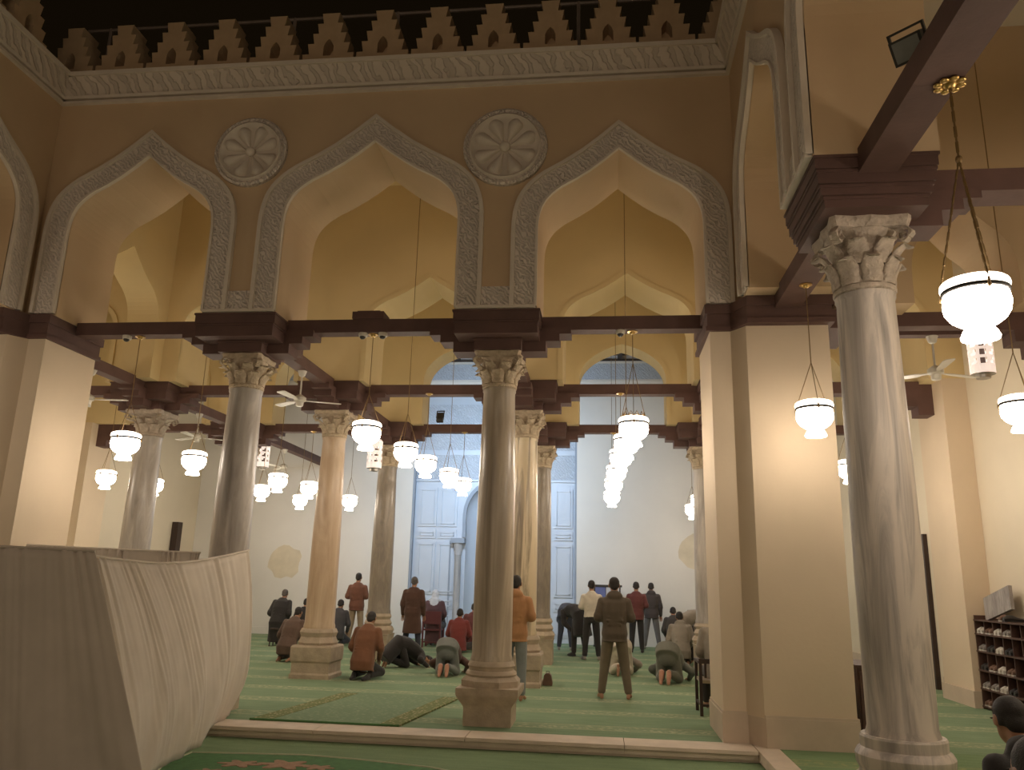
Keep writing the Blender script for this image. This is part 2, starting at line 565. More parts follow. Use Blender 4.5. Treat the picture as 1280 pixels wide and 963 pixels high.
right_arches = [(-8.4, 1.25, 6.4, 7.5), (-4.85, 1.25, 6.4, 7.5), (-1.62, 1.0, 6.35, 7.4)]
wr = wall('wall_right', 'Y', 6.6, 0.98, -10.2, 0.0, ZI, ZTOP, right_arches, M['ochre'])
PR = lambda u, z, d: (6.6 - d, u, z)
for a in right_arches[1:]:
    arch_band(wr, PR, *a)
foot_panel(wr, PR, -3.28, -2.94)
left_arches = [(-8.8, 1.25, 6.4, 7.5), (-5.3, 1.25, 6.4, 7.5), (-1.74, 1.24, 6.4, 7.52)]
wl = wall('wall_left', 'Y', -3.08 - T, T, -10.2, 0.0, ZI, ZTOP, left_arches, M['ochre'])
PL = lambda u, z, d: (-3.08 + d, u, z)
for a in left_arches[1:]:
    arch_band(wl, PL, *a)
foot_panel(wl, PL, -3.75, -3.3)


def cornice(parent, P, u0, u1):
    b = MB()
    b.prism([(0, 8.36), (0.05, 8.37), (0.05, 8.41), (0, 8.43)], lambda d, z: P(u0, z, d), lambda d, z: P(u1, z, d))
    b.build('fillet', M['stucco_plain'], parent)
    b = MB()
    b.prism([(-0.01, 8.47), (0.04, 8.48), (0.16, 8.74), (-0.01, 8.74)], lambda d, z: P(u0, z, d), lambda d, z: P(u1, z, d))
    o = b.build('carved_cornice', M['stucco_fine'], parent)
    b = MB()
    b.prism([(-0.2, 8.74), (0.19, 8.74), (0.20, 8.80), (-0.2, 8.80)], lambda d, z: P(u0, z, d), lambda d, z: P(u1, z, d))
    b.build('cornice_ledge', M['stucco_plain'], o)
    b = MB()
    b.prism([(-0.01, 8.44), (0.06, 8.44), (0.07, 8.48), (-0.01, 8.48)], lambda d, z: P(u0, z, d), lambda d, z: P(u1, z, d))
    b.build('cornice_ledge', M['stucco_plain'], o)


cornice(wf, PF, -3.08, 6.6)
cornice(wr, PR, -10.2, 0.0)
cornice(wl, PL, -10.2, 0.0)


def merlon_mesh():
    hw = [0.385, 0.32, 0.255, 0.195, 0.135]
    z = [0.0, 0.175, 0.35, 0.52, 0.69, 0.86]
    side = []
    for i, h in enumerate(hw):
        side += [(h - 0.03, z[i]), (h, z[i + 1])]
    side[0] = (0.385, 0.0)
    hole = [(0, 0.14), (0.075, 0.14), (0.075, 0.30), (0.045, 0.37), (0, 0.42)]
    half = [(0, 0)] + side + [(0, z[-1])] + list(reversed(hole))
    b = MB()
    b.prism(half, lambda u, w: (u, 0, w), lambda u, w: (u, 0.36, w))
    b.prism([(-u, w) for u, w in reversed(half)], lambda u, w: (u, 0, w), lambda u, w: (u, 0.36, w))
    b.box((-0.09, 0.24, 0.12), (0.09, 0.32, 0.45))
    return b.mesh('merlon', M['merlon'], tri=True)


mm = merlon_mesh()
for i in range(13):
    link('merlon', mm, wf, (-3.18 + 0.8165 * i, 0.12, 8.95))
for i in range(9):
    link('merlon', mm, wl, (-3.20, -0.75 - 0.8165 * i, 8.95), (0, 0, math.radians(90)))
    link('merlon', mm, wr, (6.72, -0.75 - 0.8165 * i, 8.95), (0, 0, math.radians(-90)))

# guard rail on the roof behind the merlons
rail = thing('roof_railing', 'thin grey pipe railing running above the stepped merlons', 'railing', (1.6, 0.66, 8.8))
b = MB()
b.tube([(-5.0, 0, 1.38), (5.2, 0, 1.38)], 0.028)
b.build('rail_pipe', M['pipe'], rail)
for x in (-4.6, -1.5, 0.16, 2.95, 5.0):
    b = MB()
    b.tube([(x, 0, 0.0), (x, 0, 1.4)], 0.032)
    b.build('rail_post', M['pipe'], rail)


def rosette(cx, cz, R):
    b = MB()
    n = 40
    def ring(r, d):
        return [(r * math.cos(2 * math.pi * j / n), -d, r * math.sin(2 * math.pi * j / n)) for j in range(n)]
    b.rings([ring(R, 0), ring(R, 0.06), ring(R * 0.94, 0.085), ring(R * 0.90, 0.06), ring(R * 0.86, 0.06)], cap=False)
    o = b.build('rosette', M['stucco'], wf, loc=(cx, 0, cz))
    b = MB()
    b.rings([ring(R * 0.86, 0.0), ring(R * 0.86, 0.085), ring(R * 0.82, 0.10), ring(R * 0.78, 0.075), ring(R * 0.70, 0.03), ring(R * 0.01, 0.012)], cap=False)
    b.build('rosette_dish', M['stucco_plain'], o, smooth=True, sharp=60)
    b = MB()
    b.ell((0, -0.05, 0), (R * 0.13, 0, 0), (0, 0, R * 0.13), (0, -0.06, 0))
    b.build('rosette_boss', M['stucco_plain'], o, smooth=True, sharp=60)
    p = MB()
    rs = []
    for r, w, d in ((0.14, 0.02, 0.03), (0.30, 0.075, 0.055), (0.48, 0.145, 0.085), (0.62, 0.185, 0.10), (0.72, 0.15, 0.09), (0.77, 0.05, 0.05)):
        rs.append([((u * w) * R, -(d * (1 - 0.75 * u * u) + 0.008), r * R) for u in (-1, -0.5, 0, 0.5, 1)] + [(w * R, 0.0, r * R), (-w * R, 0.0, r * R)])
    p.rings(rs)
    pm = p.mesh('petal', M['stucco_plain'], True, False, 50)
    for k in range(8):
        link('petal', pm, o, (0, 0, 0), (0, math.pi / 8 + k * math.pi / 4, 0))


rosette(-0.03, 7.46, 0.53)
rosette(3.59, 7.39, 0.575)

# second and third arcade walls, and their continuation into the side halls
bays = [-5.4, -1.77, 1.77, 5.32, 9.1]
wm = wall('wall_middle', 'X', 4.27 - T / 2, T, -7.5, 10.8, ZI, 8.9, [(c, 1.12, 6.15, 7.03) for c in bays], M['inner'])
wi = wall('wall_inner', 'X', 7.68, 0.7, -7.5, 10.8, ZI, 8.9, [(c, 0.96, 6.1, 6.92) for c in bays], M['inner'])
# pale raised margins round the inner arches
for (w_, c_), hw, zs, za, y in [((w2, c), h, z1, z2, yy) for w2, h, z1, z2, yy in ((wm, 1.12, 6.15, 7.03, 4.27 - T / 2), (wi, 0.96, 6.1, 6.92, 7.68)) for c in bays]:
    P = (lambda yy: (lambda u, z, d: (u, yy - d, z)))(y)
    def off(k):
        return [(c_ - hw - k, ZI)] + arch_curve(c_, hw + k, zs, za + k * 1.1) + [(c_ + hw + k, ZI)]
    b = MB()
    strip(b, off(0.0), off(0.09), P, -0.01, 0.02)
    b.build('arch_margin', M['inner'], w_)
wfr = wall('wall_front_right', 'X', 0.0, T, 7.7, 10.8, ZI, 8.9, [(9.3, 0.62, 5.5, 6.5)], M['ochre'])
wfl = wall('wall_front_left', 'X', 0.0, T, -7.5, -4.18, ZI, 8.9, [(-5.8, 1.0, 6.0, 7.0)], M['ochre'])
# arches that cross from wall to wall along the column lines
for nm, x in (('wall_cross_left', -3.53), ('wall_cross_right', 7.1)):
    wall(nm, 'Y', x - 0.3, 0.6, 1.1, 3.72, ZI, 8.9, [(2.41, 1.0, 6.2, 7.2)], M['inner'])
    wall(nm + '_inner', 'Y', x - 0.3, 0.6, 4.82, 7.68, ZI, 8.9, [(6.25, 1.05, 6.1, 7.1)], M['inner'])

# outer walls of the halls
YB = 13.72
def plane_wall(name, a, b_, m):
    return struct(MB().box(a, b_).build(name, m))
wb = MB()
for a, c in (((-7.7, YB, -0.2), (-0.78, YB + 0.5, 8.4)), ((4.12, YB, -0.2), (11.0, YB + 0.5, 8.4)), ((-0.78, YB, 7.35), (4.12, YB + 0.5, 8.4))):
    wb.box(a, c)
wback = struct(wb.build('wall_back', M['white']))
plane_wall('wall_far_left', (-7.7, -10.2, -0.2), (-7.5, YB, 9.0), M['hall'])
plane_wall('wall_far_right', (10.8, -10.2, -0.2), (11.0, YB, 9.0), M['hall'])
# carved frieze and cornice lines at the top of the back wall
b = MB().box((-7.5, YB - 0.03, 7.64), (10.8, YB + 0.01, 8.14))
o = b.build('carved_frieze', M['portal_carve'], wback)
MB().box((-7.5, YB - 0.08, 8.14), (10.8, YB + 0.01, 8.2)).build('frieze_moulding', M['white'], wback)
MB().box((-7.5, YB - 0.05, 7.58), (10.8, YB + 0.01, 7.64)).build('frieze_moulding', M['white'], wback)
MB().box((-7.5, YB - 0.1, 8.2), (10.8, YB + 0.01, 8.26)).build('frieze_dark_board', M['roof'], wback)  # dark roof timber strip above the frieze
# cream rounded patches on the white wall
for x, z, r in ((-4.55, 2.06, 0.52), (7.5, 2.6, 0.5)):
    b = MB()
    rnd = random.Random(int(z * 100))
    pts = [(x + r * (0.85 + 0.25 * rnd.random()) * math.cos(t), z + r * (0.8 + 0.25 * rnd.random()) * math.sin(t)) for t in [k * math.pi / 9 for k in range(18)]]
    b.prism(pts, lambda u, w: (u, YB - 0.006, w), lambda u, w: (u, YB + 0.01, w))
    b.build('cream_patch', M['patch'], wback, tri=True)

# recessed portal with lacquered panelling and the niche
yr = YB + 0.18
pb = MB()
pb.box((-0.78, yr, -0.1), (0.85, yr + 0.3, 7.36)).box((2.65, yr, -0.1), (4.12, yr + 0.3, 7.36))
pb.prism([(0.85, 7.36), (0.85, 3.6)] + [(1.75 - 0.9 * math.cos(t), 3.6 + 0.95 * math.sin(t)) for t in [k * math.pi / 16 for k in range(1, 16)]] + [(2.65, 3.6), (2.65, 7.36)],
         lambda u, z: (u, yr, z), lambda u, z: (u, yr + 0.3, z))
portal = struct(pb.build('trim_portal', M['portal'], tri=True))
b = MB()
n = 12
rs = []
for z, k in [(-0.1, 1), (3.6, 1)] + [(3.6 + 0.95 * math.sin(t), math.cos(t)) for t in (0.4, 0.8, 1.1, 1.35)]:
    rs.append([(1.75 - 0.9 * k * math.cos(math.pi * j / n), yr + 0.05 + 0.75 * k * math.sin(math.pi * j / n), z) for j in range(n + 1)])
L = len(rs)
b.add([p for r in rs for p in r], [(i * (n + 1) + j, i * (n + 1) + j + 1, (i + 1) * (n + 1) + j + 1, (i + 1) * (n + 1) + j) for i in range(L - 1) for j in range(n)])
b.build('niche_shell', M['portal'], portal, smooth=True)
MB().box((-0.78, yr - 0.02, 4.62), (4.12, yr + 0.01, 5.35)).build('carved_band', M['portal_carve'], portal)
MB().box((-0.78, yr - 0.02, 5.5), (4.12, yr + 0.01, 6.9)).build('carved_upper_panel', M['portal_carve'], portal)
MB().box((-0.78, yr - 0.05, 5.34), (4.12, yr + 0.01, 5.44)).build('string_course', M['portal'], portal)
MB().box((-0.78, yr - 0.06, 4.54), (4.12, yr + 0.01, 4.60)).build('string_course', M['portal'], portal)


def panel(x0, x1, z0, z1):
    b = MB()
    b.box((x0, yr - 0.035, z0), (x1, yr + 0.01, z1))
    o = b.build('door_panel', M['portal'], portal)
    g = 0.07
    b = MB()
    for a, c in (((x0 + g, z0 + g), (x1 - g, z0 + g + 0.025)), ((x0 + g, z1 - g - 0.025), (x1 - g, z1 - g)), ((x0 + g, z0 + g), (x0 + g + 0.025, z1 - g)), ((x1 - g - 0.025, z0 + g), (x1 - g, z1 - g))):
        b.box((a[0], yr - 0.06, a[1]), (c[0], yr - 0.03, c[1]))
    b.build('panel_moulding', M['portal'], o)


for x0 in (-0.60, 0.02, 2.8, 3.45):
    for z0, z1 in ((0.15, 0.75), (0.85, 1.15), (1.25, 2.75), (2.85, 3.1), (3.2, 4.35)):
        panel(x0, x0 + 0.55, z0, z1)
for x in (-0.78, 4.06):
    MB().box((x, yr - 0.16, -0.05), (x + 0.06, yr, 7.35)).build('portal_jamb', M['grey_line'], portal)
# moulded hood of the niche
b = MB()
inner_ = [(0.85, 2.9)] + [(1.75 - 0.9 * math.cos(t), 3.55 + 0.95 * math.sin(t)) for t in [k * math.pi / 14 for k in range(15)]] + [(2.65, 2.9)]
outer_ = [(0.75, 2.9)] + [(1.75 - 1.0 * math.cos(t), 3.55 + 1.07 * math.sin(t)) for t in [k * math.pi / 14 for k in range(15)]] + [(2.75, 2.9)]
strip(b, inner_, outer_, lambda u, z, d: (u, yr - d, z), -0.02, 0.07)
b.build('niche_hood', M['grey_line'], portal)
for x in (0.66, 2.84):
    c = MB()
    c.lathe([(0.15, 0.0), (0.15, 0.12), (0.12, 0.16), (0.10, 0.2), (0.095, 2.35), (0.11, 2.38), (0.10, 2.42), (0.16, 2.72)], 16, (x, yr - 0.12, 0))
    o = c.build('niche_column', M['portal_col'], portal, smooth=True, sharp=35)
    MB().box((x - 0.2, yr - 0.3, 2.72), (x + 0.2, yr + 0.02, 2.86)).build('abacus', M['grey_line'], o)
MB().box((0.38, yr - 0.05, 0), (0.43, yr, 2.8)).build('niche_fillet', M['grey_line'], portal)

# responds, doors, skirting of the side halls
for i, (x0, x1) in enumerate(((10.42, 10.8), (-7.5, -7.12))):
    side = ('right', 'left')[i]
    for y0, y1 in ((0.0, 1.1), (3.72, 4.82), (7.6, 8.5)):
        rs_ = struct(MB().box((x0, y0, 0.0), (x1, y1, ZI)).build('trim_respond_' + side, M['cream']))
        MB().box((x0 - 0.03, y0 - 0.03, 0.0), (x1 + 0.0, y1 + 0.03, 0.24)).build('respond_plinth', M['skirting'], rs_) if i == 0 else MB().box((x0, y0 - 0.03, 0.0), (x1 + 0.03, y1 + 0.03, 0.24)).build('respond_plinth', M['skirting'], rs_)
    for y0, y1 in ((-10.0, 0.0), (1.1, 3.72), (4.82, 5.75), (7.25, 7.6), (8.5, YB)):
        xa, xb = (10.76, 10.8) if i == 0 else (-7.5, -7.46)
        struct(MB().box((xa, y0, 0.0), (xb, y1, 0.24)).build('baseboard_' + side, M['skirting']))
for x0, x1 in ((-7.5, -0.78), (4.12, 10.8)):
    struct(MB().box((x0, YB - 0.03, 0.0), (x1, YB, 0.2)).build('baseboard_back', M['white']))


def wall_door(name, x, y0, y1, z1, sgn):
    d = struct(MB().box((x - 0.03, y0, 0.0), (x + 0.03, y1, z1)).build(name, M['wood_dark']))
    for a in ((y0 - 0.1, y0), (y1, y1 + 0.1)):
        MB().box((x - 0.07, a[0], 0.0), (x + 0.07, a[1], z1 + 0.1)).build('door_jamb', M['wood_dark'], d)
    MB().box((x - 0.07, y0, z1), (x + 0.07, y1, z1 + 0.1)).build('door_head', M['wood_dark'], d)
    for k in range(3):
        z = 0.15 + k * (z1 - 0.2) / 3
        MB().box((x - 0.05, y0 + 0.1, z), (x + 0.05, y1 - 0.1, z + (z1 - 0.4) / 3)).build('door_panel', M['wood_dark'], d)
    MB().tube([(x + 0.06 * sgn, y0 + 0.1, 1.0), (x + 0.1 * sgn, y0 + 0.1, 1.0), (x + 0.1 * sgn, y0 + 0.2, 1.0)], 0.012).build('door_handle', M['brass'], d)


wall_door('door_1', 10.79, 6.05, 7.1, 2.6, -1)
wall_door('door_2', -7.49, 10.75, 11.0, 4.9, 1)
b = MB().box((-7.48, 12.35, 0.0), (-7.3, 12.6, 3.1))
tag(b.build('timber_post', M['wood_dark']), 'dark square timber post against the far left wall behind the fabric screen', 'post')

# corner piers of the arcades


def pier(name, mirror):
    f = (lambda x: 6.6 + (x - 6.6)) if not mirror else (lambda x: -3.08 - (x - 6.6))
    foot = [(6.22, 0.0), (6.47, 0.0), (6.62, -0.22), (7.58, -0.22), (7.58, 1.1), (6.22, 1.1)]
    b = MB()
    b.prism(foot, lambda x, y: (f(x), y, 0.0), lambda x, y: (f(x), y, 4.74))
    o = struct(b.build(name, M['cream'], tri=True))
    base = [(6.20, -0.02), (6.48, -0.02), (6.63, -0.245), (7.60, -0.245), (7.60, 1.12), (6.20, 1.12)]
    b = MB()
    b.prism(base, lambda x, y: (f(x), y, 0.0), lambda x, y: (f(x), y, 0.30))
    b.prism([(x + (0.01 if x < 6.4 else -0.01 if x > 7.6 else 0), y + 0.01) for x, y in base], lambda x, y: (f(x), y, 0.30), lambda x, y: (f(x), y, 0.33))
    b.build('pier_plinth', M['skirting'], o, tri=True)
    # timber impost over the pier
    b = MB()
    for z0, z1, e in ((4.74, 4.80, 0.05), (4.80, 4.96, 0.03), (4.96, 5.08, 0.06)):
        imp = [(6.22 - e, -e), (6.47, -e), (6.62, -0.30 - e), (7.58 + e, -0.30 - e), (7.58 + e, 1.1 + e), (6.22 - e, 1.1 + e)]
        b.prism(imp, lambda x, y: (f(x), y, z0), lambda x, y: (f(x), y, z1))
    b.build('timber_impost', M['wood'], o, tri=True)
    b = MB()
    b.box((min(f(7.58), f(7.95)), -0.1, 4.74), (max(f(7.58), f(7.95)), 0.8, 4.98))
    b.build('impost_bracket', M['wood'], o)
    return o


pier('wall_pier_right', False)
pier('wall_pier_left', True)

# ------------------------------------------------------------------ floors, curbs, ceilings
fl = MB()
fl.box((-7.5, -0.02, -0.3), (10.8, YB + 1.2, 0.0))
struct(fl.build('floor', M['carpet']))
struct(MB().box((6.76, -10.2, -0.3), (10.8, -0.02, 0.0)).build('floor_right_hall', M['carpet_hall']))
struct(MB().box((-7.5, -10.2, -0.3), (-3.24, -0.02, 0.0)).build('floor_left_hall', M['carpet_hall']))
struct(MB().box((-3.3, -18.0, -0.3), (11.0, -0.3, -0.115)).build('floor_courtyard', M['carpet_court']))
cb = struct(MB().box((-3.2, -0.40, -0.3), (6.74, -0.02, -0.09)).build('trim_curb', M['curb']))
rnd = random.Random(3)
x = -3.22
while x < 6.4:
    w = min(1.5 + 0.35 * rnd.random(), 6.5 - x)
    if 6.5 - (x + w) < 0.5:
        w = 6.5 - x
    b = MB()
    b.frustum((x + w / 2, -0.235), -0.03, (w / 2 - 0.0015, 0.225), 0.004, (w / 2 - 0.004, 0.215))
    b.box((x + 0.0015, -0.425, -0.09), (x + w - 0.0015, -0.02, -0.03))
    b.build('curb_stone', M['curb'], cb)
    x += w
y = -0.02
while y > -10:
    w = 1.45 + 0.4 * rnd.random()
    b = MB()
    b.frustum((6.63, y - w / 2), -0.09, (0.13, w / 2 - 0.004), 0.004, (0.122, w / 2 - 0.012))
    b.build('curb_stone', M['curb'], cb)
    if y < -0.6:
        b = MB()
        b.frustum((-3.11, y - w / 2), -0.09, (0.13, w / 2 - 0.004), 0.004, (0.122, w / 2 - 0.012))
        b.build('curb_stone', M['curb'], cb)
    y -= w
struct(MB().box((6.52, -10.2, -0.3), (6.76, -0.02, -0.085)).build('trim_curb_right', M['curb']))
struct(MB().box((-7.7, 0.3, 8.9), (11.0, 8.2, 9.1)).build('ceiling', M['inner']))
cl = struct(MB().box((-7.7, 8.2, 8.4), (11.0, YB + 0.5, 8.6)).build('ceiling_back', M['roof']))
struct(MB().box((-7.7, 8.2, 8.5), (11.0, 8.4, 9.1)).build('ceiling_step', M['roof']))
for xx in np.arange(-7.0, 10.8, 0.62):
    MB().box((xx - 0.07, 8.4, 8.25), (xx + 0.07, YB, 8.4)).build('ceiling_joist', M['roof'], cl)
struct(MB().box((7.3, -10.2, 8.9), (11.0, 0.3, 9.1)).build('ceiling_right', M['hall']))
struct(MB().box((-7.7, -10.2, 8.9), (-3.6, 0.3, 9.1)).build('ceiling_left', M['hall']))


# ------------------------------------------------------------------ columns
def leaf_mesh(h, w, out, lean):
    b = MB()
    rows = []
    for i in range(7):
        t = i / 6
        z = h * (t if t < 0.85 else 0.85 - (t - 0.85) * 0.9)
        r = lean * t + out * max(0, t - 0.35) ** 1.6 * 2.0
        ww = w * (0.82, 1.05, 0.92, 1.12, 0.98, 0.80, 0.42)[i]
        ring = [(u * ww, -(r + 0.022 * (1 - abs(u)) + (0.012 if abs(u) == 0.5 else 0)), z) for u in (-1, -0.5, 0, 0.5, 1)]
        ring += [(ww, -(r - 0.02), z), (-ww, -(r - 0.02), z)]
        rows.append(ring)
    b.rings(rows)
    return b


LEAF = {}


def capital(parent, z0, z1, r0, half, m):
    H = z1 - z0
    b = MB()
    b.lathe([(r0 * 1.0, 0.0), (r0 * 1.10, 0.015), (r0 * 1.10, 0.05), (r0 * 0.98, 0.065), (r0 * 1.0, H * 0.5), (r0 * 1.12, H * 0.75), (half * 0.86, H * 0.86)], 20)
    o = b.build('capital', m, parent, smooth=True, sharp=35, loc=(0, 0, z0))
    # abacus with hollow sides
    b = MB()
    poly = []
    for k in range(4):
        a0 = math.pi / 4 + k * math.pi / 2
        c0 = V((math.cos(a0), math.sin(a0))) * half * 1.36
        c1 = V((math.cos(a0 + math.pi / 2), math.sin(a0 + math.pi / 2))) * half * 1.36
        for t in (0.06, 0.28, 0.42, 0.5, 0.58, 0.72, 0.94):
            p = c0.lerp(c1, t)
            q = p * (1 - 0.13 * math.sin(math.pi * t) + (0.10 if t == 0.5 else 0.06 if t in (0.42, 0.58) else 0))
            poly.append((q.x, q.y))
    b.prism(poly, lambda x, y: (x * 0.94, y * 0.94, H * 0.84), lambda x, y: (x, y, H * 0.93))
    b.prism(poly, lambda x, y: (x, y, H * 0.93), lambda x, y: (x, y, H))
    b.build('abacus', m, o, tri=True)
    key = (round(H, 2), round(r0, 2), m.name)
    if key not in LEAF:
        LEAF[key] = [leaf_mesh(H * 0.42, r0 * 0.36, 0.085, 0.02).mesh('acanthus_leaf', m, True, False, 60),
                     leaf_mesh(H * 0.36, r0 * 0.34, 0.10, 0.05).mesh('acanthus_leaf', m, True, False, 60)]
        v = MB()
        rs = []
        for i in range(15):
            a = i / 14 * math.pi * 2.6
            r = 0.075 * (1 - i / 18)
            rs.append([(sx * 0.035, -r * math.sin(a) + dr * math.sin(a), r * math.cos(a) + dr * math.cos(a)) for sx, dr in ((-1, -0.014), (1, -0.014), (1, 0.014), (-1, 0.014))])
        v.rings(rs)
        LEAF[key].append(v.mesh('volute', m))
    l1, l2, vo = LEAF[key]
    for k in range(8):
        a = k * math.pi / 4
        link('acanthus_leaf', l1, o, (r0 * 1.0 * math.sin(a), -r0 * 1.0 * math.cos(a), 0.06), (0, 0, a))
        a += math.pi / 8
        link('acanthus_leaf', l2, o, (r0 * 1.02 * math.sin(a), -r0 * 1.02 * math.cos(a), H * 0.36), (0, 0, a))
    for k in range(4):
        a = math.pi / 4 + k * math.pi / 2
        link('volute', vo, o, (half * 1.08 * math.sin(a), -half * 1.08 * math.cos(a), H * 0.72), (0, 0, a))


def impost(parent, zc, along='Y', hx=0.56, hy=0.555, big=False):
    b = MB()
    z = zc
    tiers = [(4.66, 4.76, 0.40, 0.46), (4.76, 4.85, 0.43, 0.49), (4.85, 4.97, 0.455, 0.52), (4.97, 5.09, 0.475, 0.54)] if big else [(4.60, 4.755, 0.31, 0.34), (4.755, 4.93, hx - 0.02, hy), (4.93, 5.08, hx, hy + 0.01)]
    for z0, z1, a, c in tiers:
        b.box((-a, -c, z0), (a, c, z1))
        b.box((-a - 0.012, -c - 0.012, z1 - 0.03), (a + 0.012, c + 0.012, z1 - 0.005))
    o = b.build('timber_impost', M['wood'], parent)
    # stepped brackets beneath the tie beams
    for dx, dy in ((1, 0), (-1, 0), (0, 1), (0, -1)):
        if (along == 'front') and dy == -1:
            continue
        if big and (dx == -1 or dy != 0):
            continue
        b = MB()
        e0, e1, wv = (0.30, 0.95, 0.16)
        f = lambda t, s, z: (dx * t + dy * s, dy * t + dx * s, z)
        for t1, z0, z1 in ((0.62, 4.62, 4.76), (0.80, 4.76, 4.86), (0.95, 4.86, 4.95)):
            p0, p1 = f(0.0, -wv, z0), f(t1, wv, z1)
            b.box([min(a, c) for a, c in zip(p0, p1)], [max(a, c) for a, c in zip(p0, p1)])
        b.build('impost_bracket', M['wood'], parent)
    return o


def base_mesh(secs, m, parent):
    b = MB()
    for kind, prof in secs:
        n, rot, k = {'sq': (4, math.pi / 4, math.sqrt(2)), 'oct': (8, math.pi / 8, 1.08), 'rd': (28, 0, 1)}[kind]
        b.lathe([(r * k, z) for r, z in prof], n, (0, 0, 0), 0, rot)
    return b.build('base', m, parent, smooth=True, sharp=30)


BASE = {
    'vase': [('sq', [(0.285, 0), (0.285, 0.21), (0.30, 0.24), (0.36, 0.33), (0.37, 0.36), (0.37, 0.43)]), ('oct', [(0.34, 0.43), (0.345, 0.50), (0.30, 0.545)]),
             ('rd', [(0.30, 0.54), (0.315, 0.57), (0.30, 0.60), (0.275, 0.615), (0.275, 0.64), (0.29, 0.665), (0.275, 0.70), (0.26, 0.72)])],
    'stepped': [('sq', [(0.345, 0), (0.345, 0.06), (0.325, 0.09), (0.325, 0.25)]), ('sq', [(0.325, 0.25), (0.345, 0.28), (0.35, 0.38), (0.35, 0.50), (0.33, 0.53)]),
                ('oct', [(0.30, 0.53), (0.315, 0.57), (0.29, 0.62), (0.275, 0.66), (0.285, 0.70), (0.30, 0.735), (0.28, 0.78), (0.27, 0.80)])],
    'slim': [('sq', [(0.24, 0), (0.24, 0.5)]), ('oct', [(0.25, 0.5), (0.265, 0.6), (0.25, 0.7)]), ('rd', [(0.25, 0.7), (0.265, 0.78), (0.255, 0.92)])],
    'tall': [('sq', [(0.29, 0), (0.29, 0.45), (0.31, 0.5)]), ('oct', [(0.30, 0.5), (0.33, 0.58), (0.29, 0.66)]), ('rd', [(0.27, 0.66), (0.30, 0.72), (0.27, 0.78), (0.255, 0.80), (0.285, 0.86), (0.26, 0.92)])],
    'round': [('sq', [(0.40, 0), (0.40, 0.2)]), ('rd', [(0.36, 0.20), (0.38, 0.25), (0.37, 0.33), (0.32, 0.37), (0.315, 0.40), (0.335, 0.44), (0.34, 0.50), (0.32, 0.535), (0.298, 0.55), (0.298, 0.62), (0.288, 0.635)])],
}


def column(label, x, y, base, ms, mb_, mc, r0, r1, z0, rot=0.0, group=None, face='all', half=0.33):
    big = base == 'round'
    c = thing('marble_column', label, 'column', (x, y, 0), 0, group)
    bo = base_mesh(BASE[base], mb_, c)
    bo.rotation_euler = (0, 0, rot)
    b = MB()
    zt = 4.05 if big else 4.13
    prof = [(r0 * 1.06, z0), (r0 * 1.06, z0 + 0.04), (r0, z0 + 0.09)]
    for i in range(1, 9):
        t = i / 8
        prof.append((r0 + (r1 - r0) * t + 0.012 * math.sin(math.pi * t), z0 + 0.09 + (zt - 0.14 - z0) * t))
    prof += [(r1 * 1.05, zt - 0.03), (r1 * 1.05, zt)]
    b.lathe(prof, 36)
    b.build('shaft', ms, c, smooth=True, sharp=40)
    capital(c, zt, 4.67 if big else 4.61, r1, half, mc)
    impost(c, 4.6, face, big=big)
    return c


column('grey veined marble column beside the cream fabric screen', 0.0, 0.55, 'slim', M['m_grey'], M['base_stone'], M['cap_stone'], 0.25, 0.215, 0.92, face='front', half=0.30)
column('tan marble column on a vase shaped base at the edge of the stone curb', 3.53, 0.55, 'vase', M['m_tan'], M['base_stone'], M['cap_stone'], 0.245, 0.21, 0.70, face='front')
column('massive pale marble column with grey diagonal veins nearest the camera on the right', 7.09, -3.05, 'round', M['m_white'], M['m_white'], M['cap_white'], 0.243, 0.226, 0.60, half=0.345)
column('pale marble column of the right arcade beyond the frame', 7.10, -6.6, 'round', M['m_white'], M['m_white'], M['cap_white'], 0.243, 0.226, 0.60, half=0.345)
column('grey marble column of the left arcade behind the fabric screen', -3.63, -3.5, 'round', M['m_white'], M['m_white'], M['cap_white'], 0.30, 0.245, 0.60, half=0.37)
column('smoky grey marble column at far left, rising behind the fabric screen', -3.6, 4.27, 'stepped', M['m_grey'], M['base_stone'], M['cap_white'], 0.27, 0.225, 0.80, half=0.38)
column('pinkish tan marble column on a square stepped base behind the man in the brown jacket', 0.0, 4.27, 'stepped', M['m_pink'], M['base_stone'], M['cap_stone'], 0.255, 0.205, 0.80, half=0.34)
column('beige marble column with bold dark streaks behind the man in the orange hoodie', 3.53, 4.27, 'stepped', M['m_stripe'], M['base_stone'], M['cap_stone'], 0.235, 0.205, 0.80, half=0.34)
column('grey column of the second row hidden behind the broad cream pier', 7.1, 4.27, 'stepped', M['m_grey'], M['base_stone'], M['cap_stone'], 0.25, 0.21, 0.80, half=0.34)
column('grey column of the last row behind the column at the fabric screen', -3.53, 8.0, 'tall', M['m_grey'], M['base_stone'], M['cap_stone'], 0.25, 0.21, 0.92)
column('brownish grey column in the last row next to the man in the long coat', 0.0, 8.0, 'tall', M['m_dark'], M['base_stone'], M['cap_stone'], 0.245, 0.21, 0.92)
column('dark granite column in the last row beside the white panelled portal', 3.53, 8.0, 'tall', M['m_dark'], M['base_stone'], M['cap_stone'], 0.225, 0.205, 0.92)
column('grey column at the left edge of the cream pier beside the kneeling men', 7.06, 8.0, 'tall', M['m_grey'], M['base_stone'], M['cap_stone'], 0.245, 0.21, 0.92)


